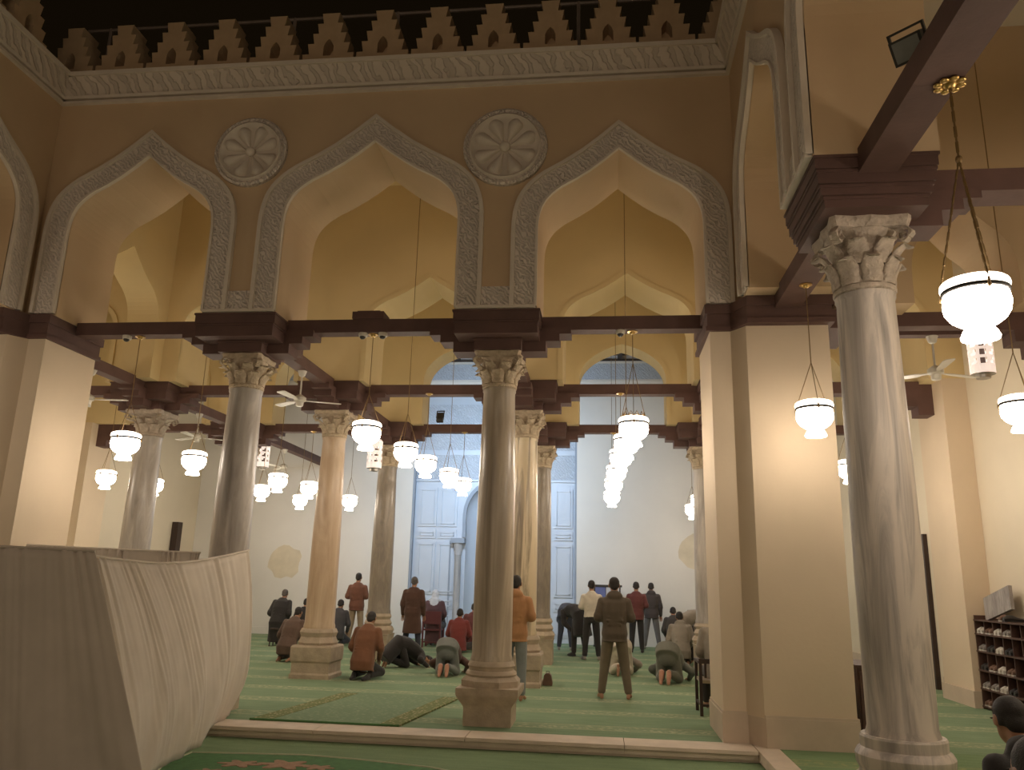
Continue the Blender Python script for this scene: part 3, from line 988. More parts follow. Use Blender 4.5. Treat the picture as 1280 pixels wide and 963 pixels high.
# ------------------------------------------------------------------ tie beams
def beam(label, a, c, z0=4.93, z1=5.115, hw=0.105):
    a, c = V((*a, 0)), V((*c, 0))
    t = (c - a).normalized()
    s = V((-t.y, t.x, 0))
    b = MB()
    mid = (a + c) / 2
    zc = (z0 + z1) / 2
    b.obox((0, 0, 0), t * ((c - a).length / 2), s * hw, (0, 0, (z1 - z0) / 2))
    o = b.build('tie_beam', M['wood'], loc=(mid.x, mid.y, zc))
    return tag(o, label, 'beam', 'oxblood tie beams')


for lab, a, c in (
        ('front tie beam across the left arch, ending at the left corner pier', (-2.6, 0.55), (0.0, 0.55)),
        ('front tie beam across the middle arch, carrying a wooden block and two small cameras', (0.0, 0.55), (3.53, 0.55)),
        ('front tie beam across the right arch above the row of lamps', (3.53, 0.55), (6.2, 0.55)),
        ('front tie beam beyond the cream pier, behind the nearest hanging lamp', (7.75, 0.55), (10.42, 0.55)),
        ('front tie beam of the left hall beyond the left corner pier', (-7.12, 0.55), (-4.2, 0.55)),
        ('second row tie beam at far left beside the smoky grey column', (-7.12, 4.27), (-3.6, 4.27)),
        ('second row tie beam between the smoky grey and the pinkish tan columns', (-3.6, 4.27), (0.0, 4.27)),
        ('second row tie beam between the pinkish tan and the streaked columns', (0.0, 4.27), (3.53, 4.27)),
        ('second row tie beam seen through the right arch, meeting the cream pier', (3.53, 4.27), (7.1, 4.27)),
        ('second row tie beam ending in a wall bracket right of the nearest column', (7.1, 4.27), (10.42, 4.27)),
        ('last row tie beam springing from the far left wall', (-7.12, 8.0), (-3.53, 8.0)),
        ('last row tie beam behind the column at the fabric screen', (-3.53, 8.0), (0.0, 8.0)),
        ('last row tie beam that carries the small dark floodlight box', (0.0, 8.0), (3.53, 8.0)),
        ('last row tie beam seen below the right pointed opening', (3.53, 8.0), (7.06, 8.0)),
        ('last row tie beam of the right hall hidden behind the cream pier', (7.06, 8.0), (10.42, 8.0)),
        ('tie beam running back from the left pier to the smoky grey column', (-3.6, 1.1), (-3.6, 4.27)),
        ('tie beam running back from the screen column to the pinkish tan column', (0.0, 0.55), (0.0, 4.27)),
        ('tie beam running back from the vase based column to the streaked column', (3.53, 0.55), (3.53, 4.27)),
        ('tie beam running back from the smoky grey column to the last row', (-3.6, 4.27), (-3.53, 8.0)),
        ('tie beam running back from the pinkish tan column to the last row', (0.0, 4.27), (0.0, 8.0)),
        ('tie beam running back from the streaked column to the dark granite column', (3.53, 4.27), (3.53, 8.0)),
        ('tie beam running back from the cream pier into the hall', (7.1, 1.1), (7.1, 4.27)),
        ('tie beam of the right line between the second and last rows', (7.1, 4.27), (7.06, 8.0)),
        ('slender beam from the last row to the back wall beside the pierced lantern', (-3.53, 8.0), (-3.53, YB)),
        ('tie beam of the right arcade slanting from the cream pier to the nearest column', (7.10, -0.2), (7.10, -3.05)),
        ('broad tie beam slanting out of the frame at top right with a floodlight', (7.10, -3.05), (7.10, -6.6)),
        ('tie beam of the right arcade behind the camera', (7.10, -6.6), (7.10, -10.2)),
        ('tie beam from the nearest column to the right wall', (7.10, -3.05), (10.8, -3.05)),
        ('tie beam of the left arcade next to the left corner pier', (-3.63, -0.2), (-3.63, -3.5))):
    big = a[0] == 7.10
    beam(lab, a, c, *((4.93, 5.13, 0.15) if big else (4.93, 5.115, 0.105)))
# wall brackets that receive the beams
def bracket(label, x, y, sgn):
    b = MB()
    for t, z0, z1 in ((0.25, 4.55, 4.7), (0.45, 4.7, 4.85), (0.65, 4.85, 5.12)):
        b.box((min(0, sgn * t), -0.16, z0), (max(0, sgn * t), 0.16, z1))
    o = b.build('beam_bracket', M['wood'], loc=(x, y, 0))
    tag(o, label, 'bracket')


bracket('stepped timber bracket on the right wall behind the nearest lamp', 10.42, 0.55, -1)
bracket('stepped timber bracket on the right wall above the dark door', 10.42, 4.27, -1)
bracket('stepped timber bracket on the far left wall under the last row beam', -7.12, 8.0, 1)
bracket('stepped timber bracket on the far left wall under the second row beam', -7.12, 4.27, 1)
b = MB()
b.box((-0.22, -0.15, 0), (0.22, 0.15, 0.10))
b.box((-0.16, -0.12, 0.10), (0.16, 0.12, 0.12))
tag(b.build('splice_block', M['wood'], loc=(1.70, 0.55, 5.115)), 'small oxblood wooden block clamped on the middle front beam', 'block')

# ------------------------------------------------------------------ lamps
GL = MB()
K = 1.12
GL.lathe([(0.05, 0.0), (0.106, 0.0), (0.109, 0.012 * K), (0.096, 0.04 * K), (0.080, 0.062 * K), (0.084, 0.072 * K), (0.115, 0.088 * K), (0.155, 0.115 * K), (0.182, 0.155 * K), (0.190, 0.195 * K),
          (0.186, 0.23 * K), (0.178, 0.262 * K), (0.174, 0.268 * K)], 24)
GLOBE = GL.mesh('lamp_globe', M['globe'], True, False, 50)
RI = MB()
RI.lathe([(0.172, 0.275 * K), (0.192, 0.278 * K), (0.197, 0.295 * K), (0.192, 0.318 * K), (0.178, 0.330 * K), (0.13, 0.345 * K), (0.06, 0.352 * K)], 24)
RIM = RI.mesh('lamp_rim', M['rim'], True, False, 50)
GRV = MB()
GRV.lathe([(0.184, 0.256 * K), (0.192, 0.262 * K), (0.192, 0.276 * K), (0.186, 0.281 * K)], 24)
GROOVE = GRV.mesh('lamp_band', M['gap'], True)
CR = MB()
for k in range(12):
    a = k * math.pi / 6
    a2 = a + math.pi / 6
    p = lambda an, z, r=0.155: (r * math.cos(an), r * math.sin(an), z)
    CR.tube([p(a, 0.37), p((a + a2) / 2, 0.44, 0.14), p(a2, 0.37)], 0.006, 4)
    CR.tube([p(a, 0.37), p((a + a2) / 2, 0.395, 0.155), p(a2, 0.37)], 0.006, 4)
CROWN = CR.mesh('lamp_crown', M['chain'])


def hanging_lamp(label, x, y, zc, ztop, drop=0.55, fat=0.006, links=False, rose=True, group='white glass lamps hanging in the arcades'):
    z = zc - 0.19
    t = thing('hanging_lamp', label, 'lamp', (x, y, z), 0, group)
    g = link('lamp_globe', GLOBE, t)
    link('lamp_band', GROOVE, g)
    link('lamp_rim', RIM, t)
    if drop > 0.7 and not links:
        link('lamp_crown', CROWN, t)
    jz = 0.36 + drop
    b = MB()
    for k in range(3):
        a = k * 2 * math.pi / 3 + 0.5
        p0, p1 = V((0.195 * math.cos(a), 0.195 * math.sin(a), 0.31)), V((0, 0, jz))
        if links:
            nl = 22
            for i in range(nl):
                c0, c1 = p0.lerp(p1, i / nl), p0.lerp(p1, (i + 1.15) / nl)
                b.capsule(c0, c1, 0.009 if i % 2 else 0.006, 0.009 if i % 2 else 0.006, 5)
        else:
            b.tube([p0, p1], fat * 0.75, 4)
        b.capsule(p0 - V((0, 0, 0.03)), p0 + V((0, 0, 0.015)), 0.013, 0.008, 6)
    b.build('lamp_chain', M['chain'], t)
    b = MB()
    L = ztop - z
    if links:
        nl = int((L - jz) / 0.055)
        for i in range(nl):
            za, zb_ = jz + (L - jz) * i / nl, jz + (L - jz) * (i + 1.2) / nl
            b.capsule((0, 0, za), (0, 0, min(zb_, L)), 0.011 if i % 2 else 0.007, 0.011 if i % 2 else 0.007, 5)
        b.ell((0, 0, jz), (0.022, 0, 0), (0, 0.022, 0), (0, 0, 0.03), 8)
    else:
        b.tube([(0, 0, jz), (0, 0, L)], fat, 5)
    b.build('lamp_cord', M['chain'], t)
    if rose:
        b = MB()
        b.lathe([(0.005, L - 0.04), (0.03, L - 0.035), (0.045, L - 0.012), (0.07, L - 0.01), (0.07, L)], 12)
        if links:
            for k in range(8):
                a = k * math.pi / 4
                b.ell((0.075 * math.cos(a), 0.075 * math.sin(a), L - 0.012), (0.03, 0, 0), (0, 0.03, 0), (0, 0, 0.012), 8)
        b.build('ceiling_rose', M['brass'], t, smooth=True, sharp=50)
    return t


UB = 4.93
lamps = [
    ('largest white glass lamp, hanging on chains at the right edge nearest the camera', 7.185, -4.734, 3.354, UB, 0.85, 0.006, True),
    ('white glass lamp hanging before the broad cream pier', 7.13, -1.077, 3.415, UB, 0.45, 0.006, False),
    ('front lamp of the receding row under the right arch, with a pierced metal crown', 5.29, 0.55, 3.576, UB, 0.75, 0.006, False),
    ('second lamp of the receding row under the right arch', 5.25, 2.4, 3.69, 8.9, 0.45, 0.006, False),
    ('third lamp of the receding row under the right arch', 5.2, 4.1, 3.74, UB, 0.45, 0.006, False),
    ('fourth lamp of the receding row under the right arch', 5.15, 6.1, 3.75, 8.9, 0.45, 0.006, False),
    ('fifth lamp of the receding row under the right arch', 5.12, 7.9, 3.73, UB, 0.45, 0.006, False),
    ('farthest and lowest lamp of the receding row under the right arch', 5.10, 9.8, 3.66, 8.41, 0.45, 0.006, False),
    ('lamp under the middle front beam below the two small cameras', 1.75, 0.55, 3.509, UB, 0.40, 0.006, False),
    ('second lamp of the middle bay, beside the brownish grey column', 1.77, 2.635, 3.579, 8.9, 0.5, 0.006, False),
    ('third lamp of the middle bay, in front of the bluish portal', 1.77, 4.1, 3.601, UB, 0.55, 0.006, False),
    ('fourth lamp of the middle bay, in front of the bluish portal', 1.77, 6.263, 3.676, 8.9, 0.55, 0.006, False),
    ('smallest lamp of the middle bay, next to the vase based column', 1.77, 7.9, 3.69, UB, 0.55, 0.006, False),
    ('bright lamp before the smoky grey column at left', -1.672, 0.55, 3.348, UB, 0.45, 0.006, False),
    ('lamp between the smoky grey column and the screen column', -1.70, 2.5, 3.40, 8.9, 0.45, 0.006, False),
    ('lamp right of the screen column, upper of a close pair', -1.77, 6.076, 3.516, 8.9, 0.5, 0.006, False),
    ('lamp touching the left edge of the pinkish tan column', -1.77, 7.856, 3.571, UB, 0.5, 0.006, False),
    ('small lamp right of the screen column, lower left of a close pair', -3.36, 8.92, 3.60, UB, 0.5, 0.006, False),
    ('tiny low lamp left of the pinkish tan column', -3.27, 11.21, 3.61, 8.41, 0.5, 0.006, False),
    ('small lamp between the pinkish tan and brownish grey columns', -1.62, 10.39, 3.53, 8.41, 0.5, 0.006, False),
    ('lamp at far left below the ceiling fan, over the fabric screen', -5.3, 5.68, 3.495, 8.9, 0.5, 0.006, False),
    ('lamp half hidden behind the smoky grey column', -5.3, 7.5, 3.552, 8.9, 0.5, 0.006, False),
    ('lamp cut by the right edge of the frame below the pierced lantern', 9.25, -0.95, 3.50, 8.9, 0.5, 0.006, False),
    ('small lamp half hidden behind the nearest pale column', 8.9, 3.85, 3.54, 8.9, 0.5, 0.006, False),
    ('small round lamp left of the cream pier, over the kneeling men', 7.20, 11.6, 3.54, 8.41, 0.5, 0.006, False),
    ('small lamp partly hidden by the edge of the cream pier', 7.17, 9.86, 3.60, 8.41, 0.5, 0.006, False),
]
for l in lamps:
    hanging_lamp(*l)

# ------------------------------------------------------------------ fans, lanterns, cameras, floodlights


def fan(label, x, y, z, ztop, rot, tilt=0.0):
    t = thing('ceiling_fan', label, 'fan', (x, y, z), rot)
    b = MB()
    b.lathe([(0.05, -0.12), (0.06, -0.11), (0.065, -0.05), (0.10, -0.03), (0.10, 0.02), (0.06, 0.05), (0.03, 0.07)], 20)
    b.build('motor', M['fan'], t, smooth=True, sharp=50)
    b = MB()
    b.tube([(0, 0, 0.05), (0, 0, ztop - z)], 0.014, 8)
    b.build('rod', M['fan'], t)
    b = MB()
    b.lathe([(0.02, ztop - z - 0.10), (0.05, ztop - z - 0.08), (0.075, ztop - z)], 14)
    b.build('canopy', M['fan'], t, smooth=True)
    bl = MB()
    bl.rings([[(r, w, 0.008 * w / 0.07 - 0.01), (r, w, 0.008 * w / 0.07), (r, -w, -0.008 * w / 0.07), (r, -w, -0.008 * w / 0.07 - 0.01)] for r, w in ((0.10, 0.02), (0.18, 0.03), (0.24, 0.055), (0.62, 0.07), (0.66, 0.05))])
    bm_ = bl.mesh('blade', M['fan'])
    for k in range(3):
        link('blade', bm_, t, (0, 0, -0.02), (0, 0, k * 2 * math.pi / 3))
    return t


fan('white ceiling fan hanging from the beam beside the screen column', 0.0, 2.48, 4.46, 4.93, 0.42)
fan('white ceiling fan at far left in front of the smoky grey column', -3.6, 2.34, 4.45, 4.93, 0.1)
fan('white ceiling fan just right of the smoky grey column', -3.55, 5.9, 4.45, 4.93, 0.6)
fan('small distant ceiling fan under the slender beam right of the screen column', -3.53, 10.5, 4.48, 4.93, 0.2)
fan('pale ceiling fan right of the nearest column', 9.2, 0.9, 4.46, 4.93, 0.4)
tag(MB().box((8.2, 0.82, 4.93), (10.42, 0.98, 5.05)).build('fan_bearer', M['wood']), 'short timber bearer that carries the fan right of the nearest column', 'beam')


def lantern(label, x, y, z, arm=None):
    t = thing('pierced_lantern', label, 'lantern', (x, y, z))
    n, rows, R, H = 24, 14, 0.16, 0.58
    b = MB()
    vs = []
    for i in range(rows + 1):
        for j in range(n):
            a = 2 * math.pi * j / n
            vs.append((R * math.cos(a), R * math.sin(a), i / rows * H))
    fs = []
    for i in range(rows):
        for j in range(n):
            hole = (2 < i < 12) and (i % 3 != 2) and (j % 3 != 0) and not (i % 3 == 1 and j % 6 == 1)
            if not hole or i in (5, 8):
                fs.append((i * n + j, i * n + (j + 1) % n, (i + 1) * n + (j + 1) % n, (i + 1) * n + j))
    b.add(vs, fs)
    b.build('pierced_shade', M['lantern'], t)
    b = MB()
    b.lathe([(0.02, -0.07), (0.09, -0.06), (0.10, -0.01), (0.16, 0.0)], 20)
    b.build('bottom_cap', M['steel'], t, smooth=True, sharp=50)
    MB().lathe([(0.05, 0.06), (0.05, 0.50)], 10).build('lantern_tube', M['lantern_glow'], t)
    b = MB()
    b.lathe([(0.165, H), (0.12, H + 0.05), (0.03, H + 0.09)], 20)
    b.build('top_cap', M['lantern'], t, smooth=True, sharp=50)
    b = MB()
    if arm:
        b.tube([(0, 0, H + 0.08), (0, 0, H + 0.14), (arm, 0, H + 0.14)], 0.012)
    else:
        b.tube([(0, 0, H + 0.08), (0, 0, 4.93 - z)], 0.010)
    b.build('bracket_arm', M['steel'], t)


lantern('pierced white lantern glowing right of the screen column', -3.53, 9.17, 4.27)
lantern('pierced white lantern half hidden at the left of the brownish grey column', 0.0, 6.9, 3.95)
lantern('large pierced white lantern just below the nearest lamp at right', 10.15, 1.7, 4.62, 0.65)
lantern('small pierced lantern under the wall bracket right of the nearest column', 9.55, 4.27, 4.28)

for lab, x in (('small dome camera under the left front beam', -1.84), ('left one of two small dome cameras under the middle front beam', 1.62),
               ('right one of two small dome cameras under the middle front beam', 1.90), ('small dome camera under the right front beam beside the lamp hook', 5.13)):
    t = thing('dome_camera', lab, 'camera', (x, 0.50, 4.93))
    MB().lathe([(0.062, 0.0), (0.062, -0.03), (0.055, -0.05), (0.045, -0.055)], 16).build('housing', M['cctv'], t, smooth=True, sharp=50)
    b = MB()
    b.ell((0, -0.012, -0.055), (0.042, 0, 0), (0, 0.042, 0), (0, 0, 0.035), 12)
    b.build('lens_dome', M['black'], t, smooth=True)


def floodlight(label, loc, target, w, h, d, lens):
    t = link('floodlight', None, None, loc)
    t.empty_display_size = 0.1
    t.rotation_euler = (V(target) - V(loc)).to_track_quat('-Y', 'Z').to_euler()
    tag(t, label, 'floodlight')
    b = MB()
    b.box((-w, -d, -h), (w, d * 0.4, h))
    b.rings([[(-w, d * 0.4, -h), (w, d * 0.4, -h), (w, d * 0.4, h), (-w, d * 0.4, h)], [(-w * 0.6, d, -h * 0.6), (w * 0.6, d, -h * 0.6), (w * 0.6, d, h * 0.6), (-w * 0.6, d, h * 0.6)]])
    b.build('housing', M['black'], t)
    MB().box((-w * 0.82, -d - 0.006, -h * 0.82), (w * 0.82, -d + 0.004, h * 0.82)).build('front_glass', lens, t)
    b = MB()
    b.box((-w - 0.015, -0.015, -h * 0.2), (-w, 0.015, h + 0.05)).box((w, -0.015, -h * 0.2), (w + 0.015, 0.015, h + 0.05)).box((-w - 0.015, -0.015, h + 0.04), (w + 0.015, 0.015, h + 0.055))
    b.build('yoke', M['black'], t)
    return t


floodlight('switched off black floodlight fixed to the broad beam at top right', (7.0, -4.66, 5.27), (4.4, -7.4, 2.8), 0.105, 0.085, 0.075, M['glass_grey'])
fl2 = floodlight('small dark floodlight box standing on the last row beam, aimed at the portal', (1.19, 7.86, 5.27), (1.7, 13.8, 3.6), 0.075, 0.11, 0.06, M['led'])
area('portal_led_light', (1.6, 8.75, 5.6), (1.9, 13.8, 4.4), 165, (0.58, 0.77, 1.0), 2.2, 0.5, 120)

# ------------------------------------------------------------------ fabric screens


def fabric(name, top, bot, nu, nv, amp, freq, m, seed, parent, lean=0.0, mid=None):
    rnd = random.Random(seed)
    def samp(pl, t):
        f = t * (len(pl) - 1)
        i = min(int(f), len(pl) - 2)
        f -= i
        p0, p1, p2, p3 = V(pl[max(i - 1, 0)]), V(pl[i]), V(pl[i + 1]), V(pl[min(i + 2, len(pl) - 1)])
        return 0.5 * ((2 * p1) + (p2 - p0) * f + (2 * p0 - 5 * p1 + 4 * p2 - p3) * f * f + (3 * p1 - p0 - 3 * p2 + p3) * f ** 3)
    ph = [rnd.random() * 6.28 for _ in range(6)]
    vs = []
    for i in range(nu + 1):
        u = i / nu
        a, b_ = samp(top, u), samp(bot, u)
        a2, _ = samp(top, min(1, u + 0.01)), 0
        a1 = samp(top, max(0, u - 0.01))
        t = (a2 - a1)
        t.z = 0
        t.normalize()
        nn = V((t.y, -t.x, 0))
        for j in range(nv + 1):
            v = j / nv
            p = a.lerp(b_, v)
            if mid:
                c_ = samp(mid, u)
                p += (c_ - a.lerp(b_, 0.62)) * (1 - ((v - 0.62) / (0.62 if v < 0.62 else 0.38)) ** 2)
            s = u + lean * v * v
            fold = (0.9 * math.sin(freq * 3.1 * u * 6.28 + ph[0] + 1.3 * math.sin(5 * u * 6.28 + ph[1])) + 0.6 * math.sin(freq * 5.3 * u * 6.28 + ph[4])) * (0.25 + (1 - v) ** 1.6) * (0.55 + 0.45 * math.sin(4 * u * 6.28 + ph[5]))
            big = 2.2 * v ** 1.3 * (math.sin(freq * 0.62 * s * 6.28 + ph[3] + 0.9 * math.sin(2.3 * s * 6.28 + ph[2])) + 0.35 * math.sin(freq * 1.5 * s * 6.28 + ph[1]))
            p = p + nn * amp * (fold + big)
            p.z = a.z + (b_.z - a.z) * v
            vs.append(p)
    fs = [(i * (nv + 1) + j, (i + 1) * (nv + 1) + j, (i + 1) * (nv + 1) + j + 1, i * (nv + 1) + j + 1) for i in range(nu) for j in range(nv)]
    b = MB()
    b.add(vs, fs)
    o = b.build(name, m, parent, smooth=True)
    o.data.shade_smooth()
    sd = o.modifiers.new('thickness', 'SOLIDIFY')
    sd.thickness = 0.006
    h = MB()
    h.tube([samp(top, k / 40) + V((0, 0, 0.005)) for k in range(41)], 0.014, 6)
    h.build('rope_hem', m, parent)
    return o


scr = thing('fabric_screen', 'cream fabric screen strung from the grey marble column, sagging and trailing on the floor', 'screen', (0.4, -1.0, -0.1))
PO = V((0.4, -1.0, -0.1))
rel = lambda pts: [tuple(V(p) - PO) for p in pts]
fabric('drape', rel([(0.455, 0.16, 1.96), (0.45, -0.5, 1.866), (0.45, -1.231, 1.783), (0.45, -1.87, 1.75), (0.45, -2.30, 1.757), (0.46, -2.65, 1.768), (0.48, -3.0, 1.785)]),
       rel([(0.44, 0.12, 0.014), (0.52, -0.40, 0.010), (0.63, -0.9, -0.092), (0.72, -1.4, -0.095), (0.82, -1.95, -0.095), (0.93, -2.5, -0.095), (1.04, -3.0, -0.095)]), 200, 26, 0.010, 7, M['linen'], 4, scr, -0.22,
       rel([(0.615, 0.13, 0.75), (0.66, -0.4, 0.70), (0.71, -1.0, 0.66), (0.76, -1.5, 0.64), (0.81, -2.0, 0.63), (0.86, -2.5, 0.63), (0.92, -3.0, 0.63)]))
scr2 = thing('fabric_screen', 'shade-darkened fabric panel hanging at the lower left corner in front of the cream screen', 'screen', (-1.0, -3.2, -0.1))
PO = V((-1.0, -3.2, -0.1))
fabric('drape', rel([(0.62, -3.2, 1.82), (0.2, -3.21, 1.832), (-0.3, -3.2, 1.842), (-1.2, -3.2, 1.85), (-2.2, -3.2, 1.86), (-3.3, -3.2, 1.88)]),
       rel([(1.42, -3.25, -0.095), (0.6, -3.3, -0.095), (0.1, -3.3, -0.095), (-1.0, -3.3, -0.095), (-2.0, -3.3, -0.095), (-3.2, -3.2, 0.0)]), 170, 24, 0.008, 6, M['linen_shaded'], 21, scr2, 0.10)
scr3 = thing('fabric_screen', 'back length of pale fabric strung between the left pier and the grey marble column', 'screen', (-1.4, 0.2, 0.0))
PO = V((-1.4, 0.2, 0.0))
fabric('drape', rel([(-2.6, 0.18, 1.97), (-2.1, 0.15, 1.955), (-1.2, 0.2, 1.935), (-0.6, 0.25, 1.925), (-0.26, 0.3, 1.92)]),
       rel([(-2.6, 0.18, 0.01), (-2.1, 0.15, 0.01), (-1.2, 0.2, 0.01), (-0.6, 0.2, 0.01), (-0.42, 0.2, 0.01)]), 90, 12, 0.016, 11, M['linen'], 12, scr3)

# ------------------------------------------------------------------ rugs
rug = thing('loose_rug', 'green woven rug with speckled borders laid askew near the curb', 'rug', (1.85, 1.1, 0.0))
pts = [(0.75, -0.02), (2.55, -0.02), (2.83, 2.42), (1.08, 2.42)]
def rq(s, t):
    a = V(pts[0]).lerp(V(pts[1]), s)
    c = V(pts[3]).lerp(V(pts[2]), s)
    p = a.lerp(c, t)
    return (p.x - 1.85, p.y - 1.1)
b = MB()
b.prism([rq(0.14, 0), rq(0.86, 0), rq(0.86, 1), rq(0.14, 1)], lambda x, y: (x, y, 0.018), lambda x, y: (x, y, 0.002))
b.build('rug_field', M['rug'], rug)
for s0, s1 in ((0, 0.14), (0.86, 1)):
    b = MB()
    b.prism([rq(s0, 0), rq(s1, 0), rq(s1, 1), rq(s0, 1)], lambda x, y: (x, y, 0.021), lambda x, y: (x, y, 0.002))
    b.build('rug_border', M['rug_band'], rug)
b = MB()
b.tube([(*rq(0.0, 0.004), 0.016), (*rq(1.0, 0.004), 0.016)], 0.014, 6)
b.build('rug_edge', M['rug_court'], rug)

crug = thing('courtyard_rug', 'dark green rug with cream outline and rosy motifs at the foot of the screen', 'rug', (1.9, -2.6, -0.115))
arc = [(-1.16, 0.75), (-1.16, 1.27), (-0.754, 1.323), (-0.03, 1.419), (0.58, 1.338), (1.349, 1.162), (2.1, 0.75), (2.7, 0.1), (2.6, -0.8), (1.5, -1.6), (0, -1.9), (-0.7, -1.5), (-0.85, -0.2)]
b = MB()
b.prism(arc, lambda x, y: (x, y, 0.012), lambda x, y: (x, y, 0.0))
b.build('rug_field', M['rug_court'], crug, tri=True)
b = MB()
b.tube([(x, y, 0.010) for x, y in arc + arc[:1]], 0.013, 6)
b.build('rug_line', M['rug_line'], crug)
for x, y, r in ((-0.48, 0.90, 0.17), (-0.05, 0.96, 0.22), (0.30, 0.92, 0.12), (0.75, 0.72, 0.2), (-0.62, 0.55, 0.12)):
    b = MB()
    pl = [(x + r * (1 + 0.35 * math.cos(6 * t)) * math.cos(t), y + r * 0.7 * (1 + 0.35 * math.cos(6 * t)) * math.sin(t)) for t in [k * math.pi / 18 for k in range(36)]]
    b.prism(pl, lambda u, v: (u, v, 0.017), lambda u, v: (u, v, 0.010))
    b.build('rug_motif', M['rug_red'], crug, tri=True)

# ------------------------------------------------------------------ people
REMESH = []


def remesh(b, name, m, parent, voxel, smooth=4):
    o = b.build(name, m, parent, smooth=True, sharp=None)
    r = o.modifiers.new('remesh', 'REMESH')
    r.mode = 'VOXEL'
    r.voxel_size = voxel
    r.use_smooth_shade = True
    if smooth:
        s = o.modifiers.new('smooth', 'SMOOTH')
        s.factor = 0.5
        s.iterations = smooth
    REMESH.append((o, None))
    return o


def vv(*a):
    return V(a)


def pose_stand(spread=0.05, arms='fold', lean=0.0, stride=0.0):
    J = {}
    J['hip'] = [vv(-.09, 0, .90), vv(.09, 0, .90)]
    J['knee'] = [vv(-.10 - spread / 2, .025 + stride / 2, .49), vv(.10 + spread / 2, .025 - stride / 2, .49)]
    J['ank'] = [vv(-.11 - spread, -.03 + stride, .085), vv(.11 + spread, -.03 - stride, .085)]
    J['toe'] = [vv(-.135 - spread * 1.15, .13 + stride, .03), vv(.135 + spread * 1.15, .13 - stride, .03)]
    y = lambda z: lean * (z - .9)
    J['spine'] = [(vv(0, .0, .82), .155, .115), (vv(0, -.005, .92), .175, .125), (vv(0, y(1.06), 1.06), .155, .11), (vv(0, y(1.24), 1.24), .178, .125), (vv(0, y(1.38), 1.38), .175, .11), (vv(0, y(1.45), 1.455), .11, .075), (vv(0, y(1.5) + .0, 1.50), .065, .062)]
    J['head'] = (vv(0, .03 + y(1.6), 1.625), vv(0, .12, 1), vv(0, 1, -.12))
    J['sho'] = [vv(-.185, y(1.4), 1.375), vv(.185, y(1.4), 1.375)]
    if arms == 'fold':
        J['elb'] = [vv(-.255, -.035 + y(1.15), 1.15), vv(.255, -.035 + y(1.15), 1.15)]
        J['wri'] = [vv(-.07, .185 + y(1.1), 1.10), vv(.07, .20 + y(1.13), 1.13)]
    else:
        J['elb'] = [vv(-.245, -.03, 1.13), vv(.245, -.03, 1.13)]
        J['wri'] = [vv(-.255, .06, .89), vv(.255, .06, .89)]
    return J


def pose_kneel(lean=0.0):
    J = {}
    J['hip'] = [vv(-.10, -.02, .25), vv(.10, -.02, .25)]
    J['knee'] = [vv(-.17, .38, .10), vv(.17, .38, .10)]
    J['ank'] = [vv(-.13, -.06, .08), vv(.13, -.06, .08)]
    J['toe'] = [vv(-.11, -.20, .035), vv(.11, -.20, .035)]
    k = lambda z: lean * (z - .25)
    J['spine'] = [(vv(0, -.05, .16), .17, .13), (vv(0, -.05, .29), .185, .145), (vv(0, -.02 + k(.45), .45), .165, .12), (vv(0, .02 + k(.62), .62), .182, .128), (vv(0, .06 + k(.76), .76), .178, .11), (vv(0, .08 + k(.83), .83), .11, .08), (vv(0, .10 + k(.88), .88), .065, .062)]
    J['head'] = (vv(0, .16 + k(1.0), .985), vv(0, .35, .94), vv(0, .94, -.35))
    J['sho'] = [vv(-.185, .06 + k(.78), .78), vv(.185, .06 + k(.78), .78)]
    J['elb'] = [vv(-.27, .05 + k(.5), .52), vv(.27, .05 + k(.5), .52)]
    J['wri'] = [vv(-.17, .28, .33), vv(.17, .28, .33)]
    return J


def pose_sit():
    J = {}
    J['hip'] = [vv(-.10, 0, .13), vv(.10, 0, .13)]
    J['knee'] = [vv(-.33, .27, .17), vv(.33, .27, .17)]
    J['ank'] = [vv(.06, .36, .08), vv(-.06, .30, .09)]
    J['toe'] = [vv(.20, .34, .06), vv(-.20, .28, .07)]
    J['spine'] = [(vv(0, -.01, .06), .18, .14), (vv(0, -.02, .18), .185, .145), (vv(0, -.03, .34), .165, .12), (vv(0, .0, .52), .18, .128), (vv(0, .04, .66), .175, .11), (vv(0, .06, .73), .11, .08), (vv(0, .08, .78), .065, .062)]
    J['head'] = (vv(0, .13, .885), vv(0, .3, .95), vv(0, .95, -.3))
    J['sho'] = [vv(-.185, .04, .68), vv(.185, .04, .68)]
    J['elb'] = [vv(-.27, .06, .42), vv(.27, .06, .42)]
    J['wri'] = [vv(-.16, .27, .27), vv(.16, .27, .27)]
    return J


def pose_sujud():
    J = {}
    J['hip'] = [vv(-.10, .0, .46), vv(.10, .0, .46)]
    J['knee'] = [vv(-.15, .12, .075), vv(.15, .12, .075)]
    J['ank'] = [vv(-.058, -.27, .19), vv(.058, -.27, .19)]
    J['toe'] = [vv(-.062, -.33, .035), vv(.062, -.33, .035)]
    J['low'] = True
    J['spine'] = [(vv(0, -.09, .42), .165, .13), (vv(0, .0, .50), .185, .15), (vv(0, .15, .48), .165, .12), (vv(0, .33, .36), .182, .125), (vv(0, .47, .24), .175, .105), (vv(0, .54, .18), .11, .075), (vv(0, .59, .15), .065, .062)]
    J['head'] = (vv(0, .69, .125), vv(0, .85, -.5), vv(0, -.5, -.85))
    J['sho'] = [vv(-.185, .46, .24), vv(.185, .46, .24)]
    J['elb'] = [vv(-.34, .36, .17), vv(.34, .36, .17)]
    J['wri'] = [vv(-.26, .56, .045), vv(.26, .56, .045)]
    return J


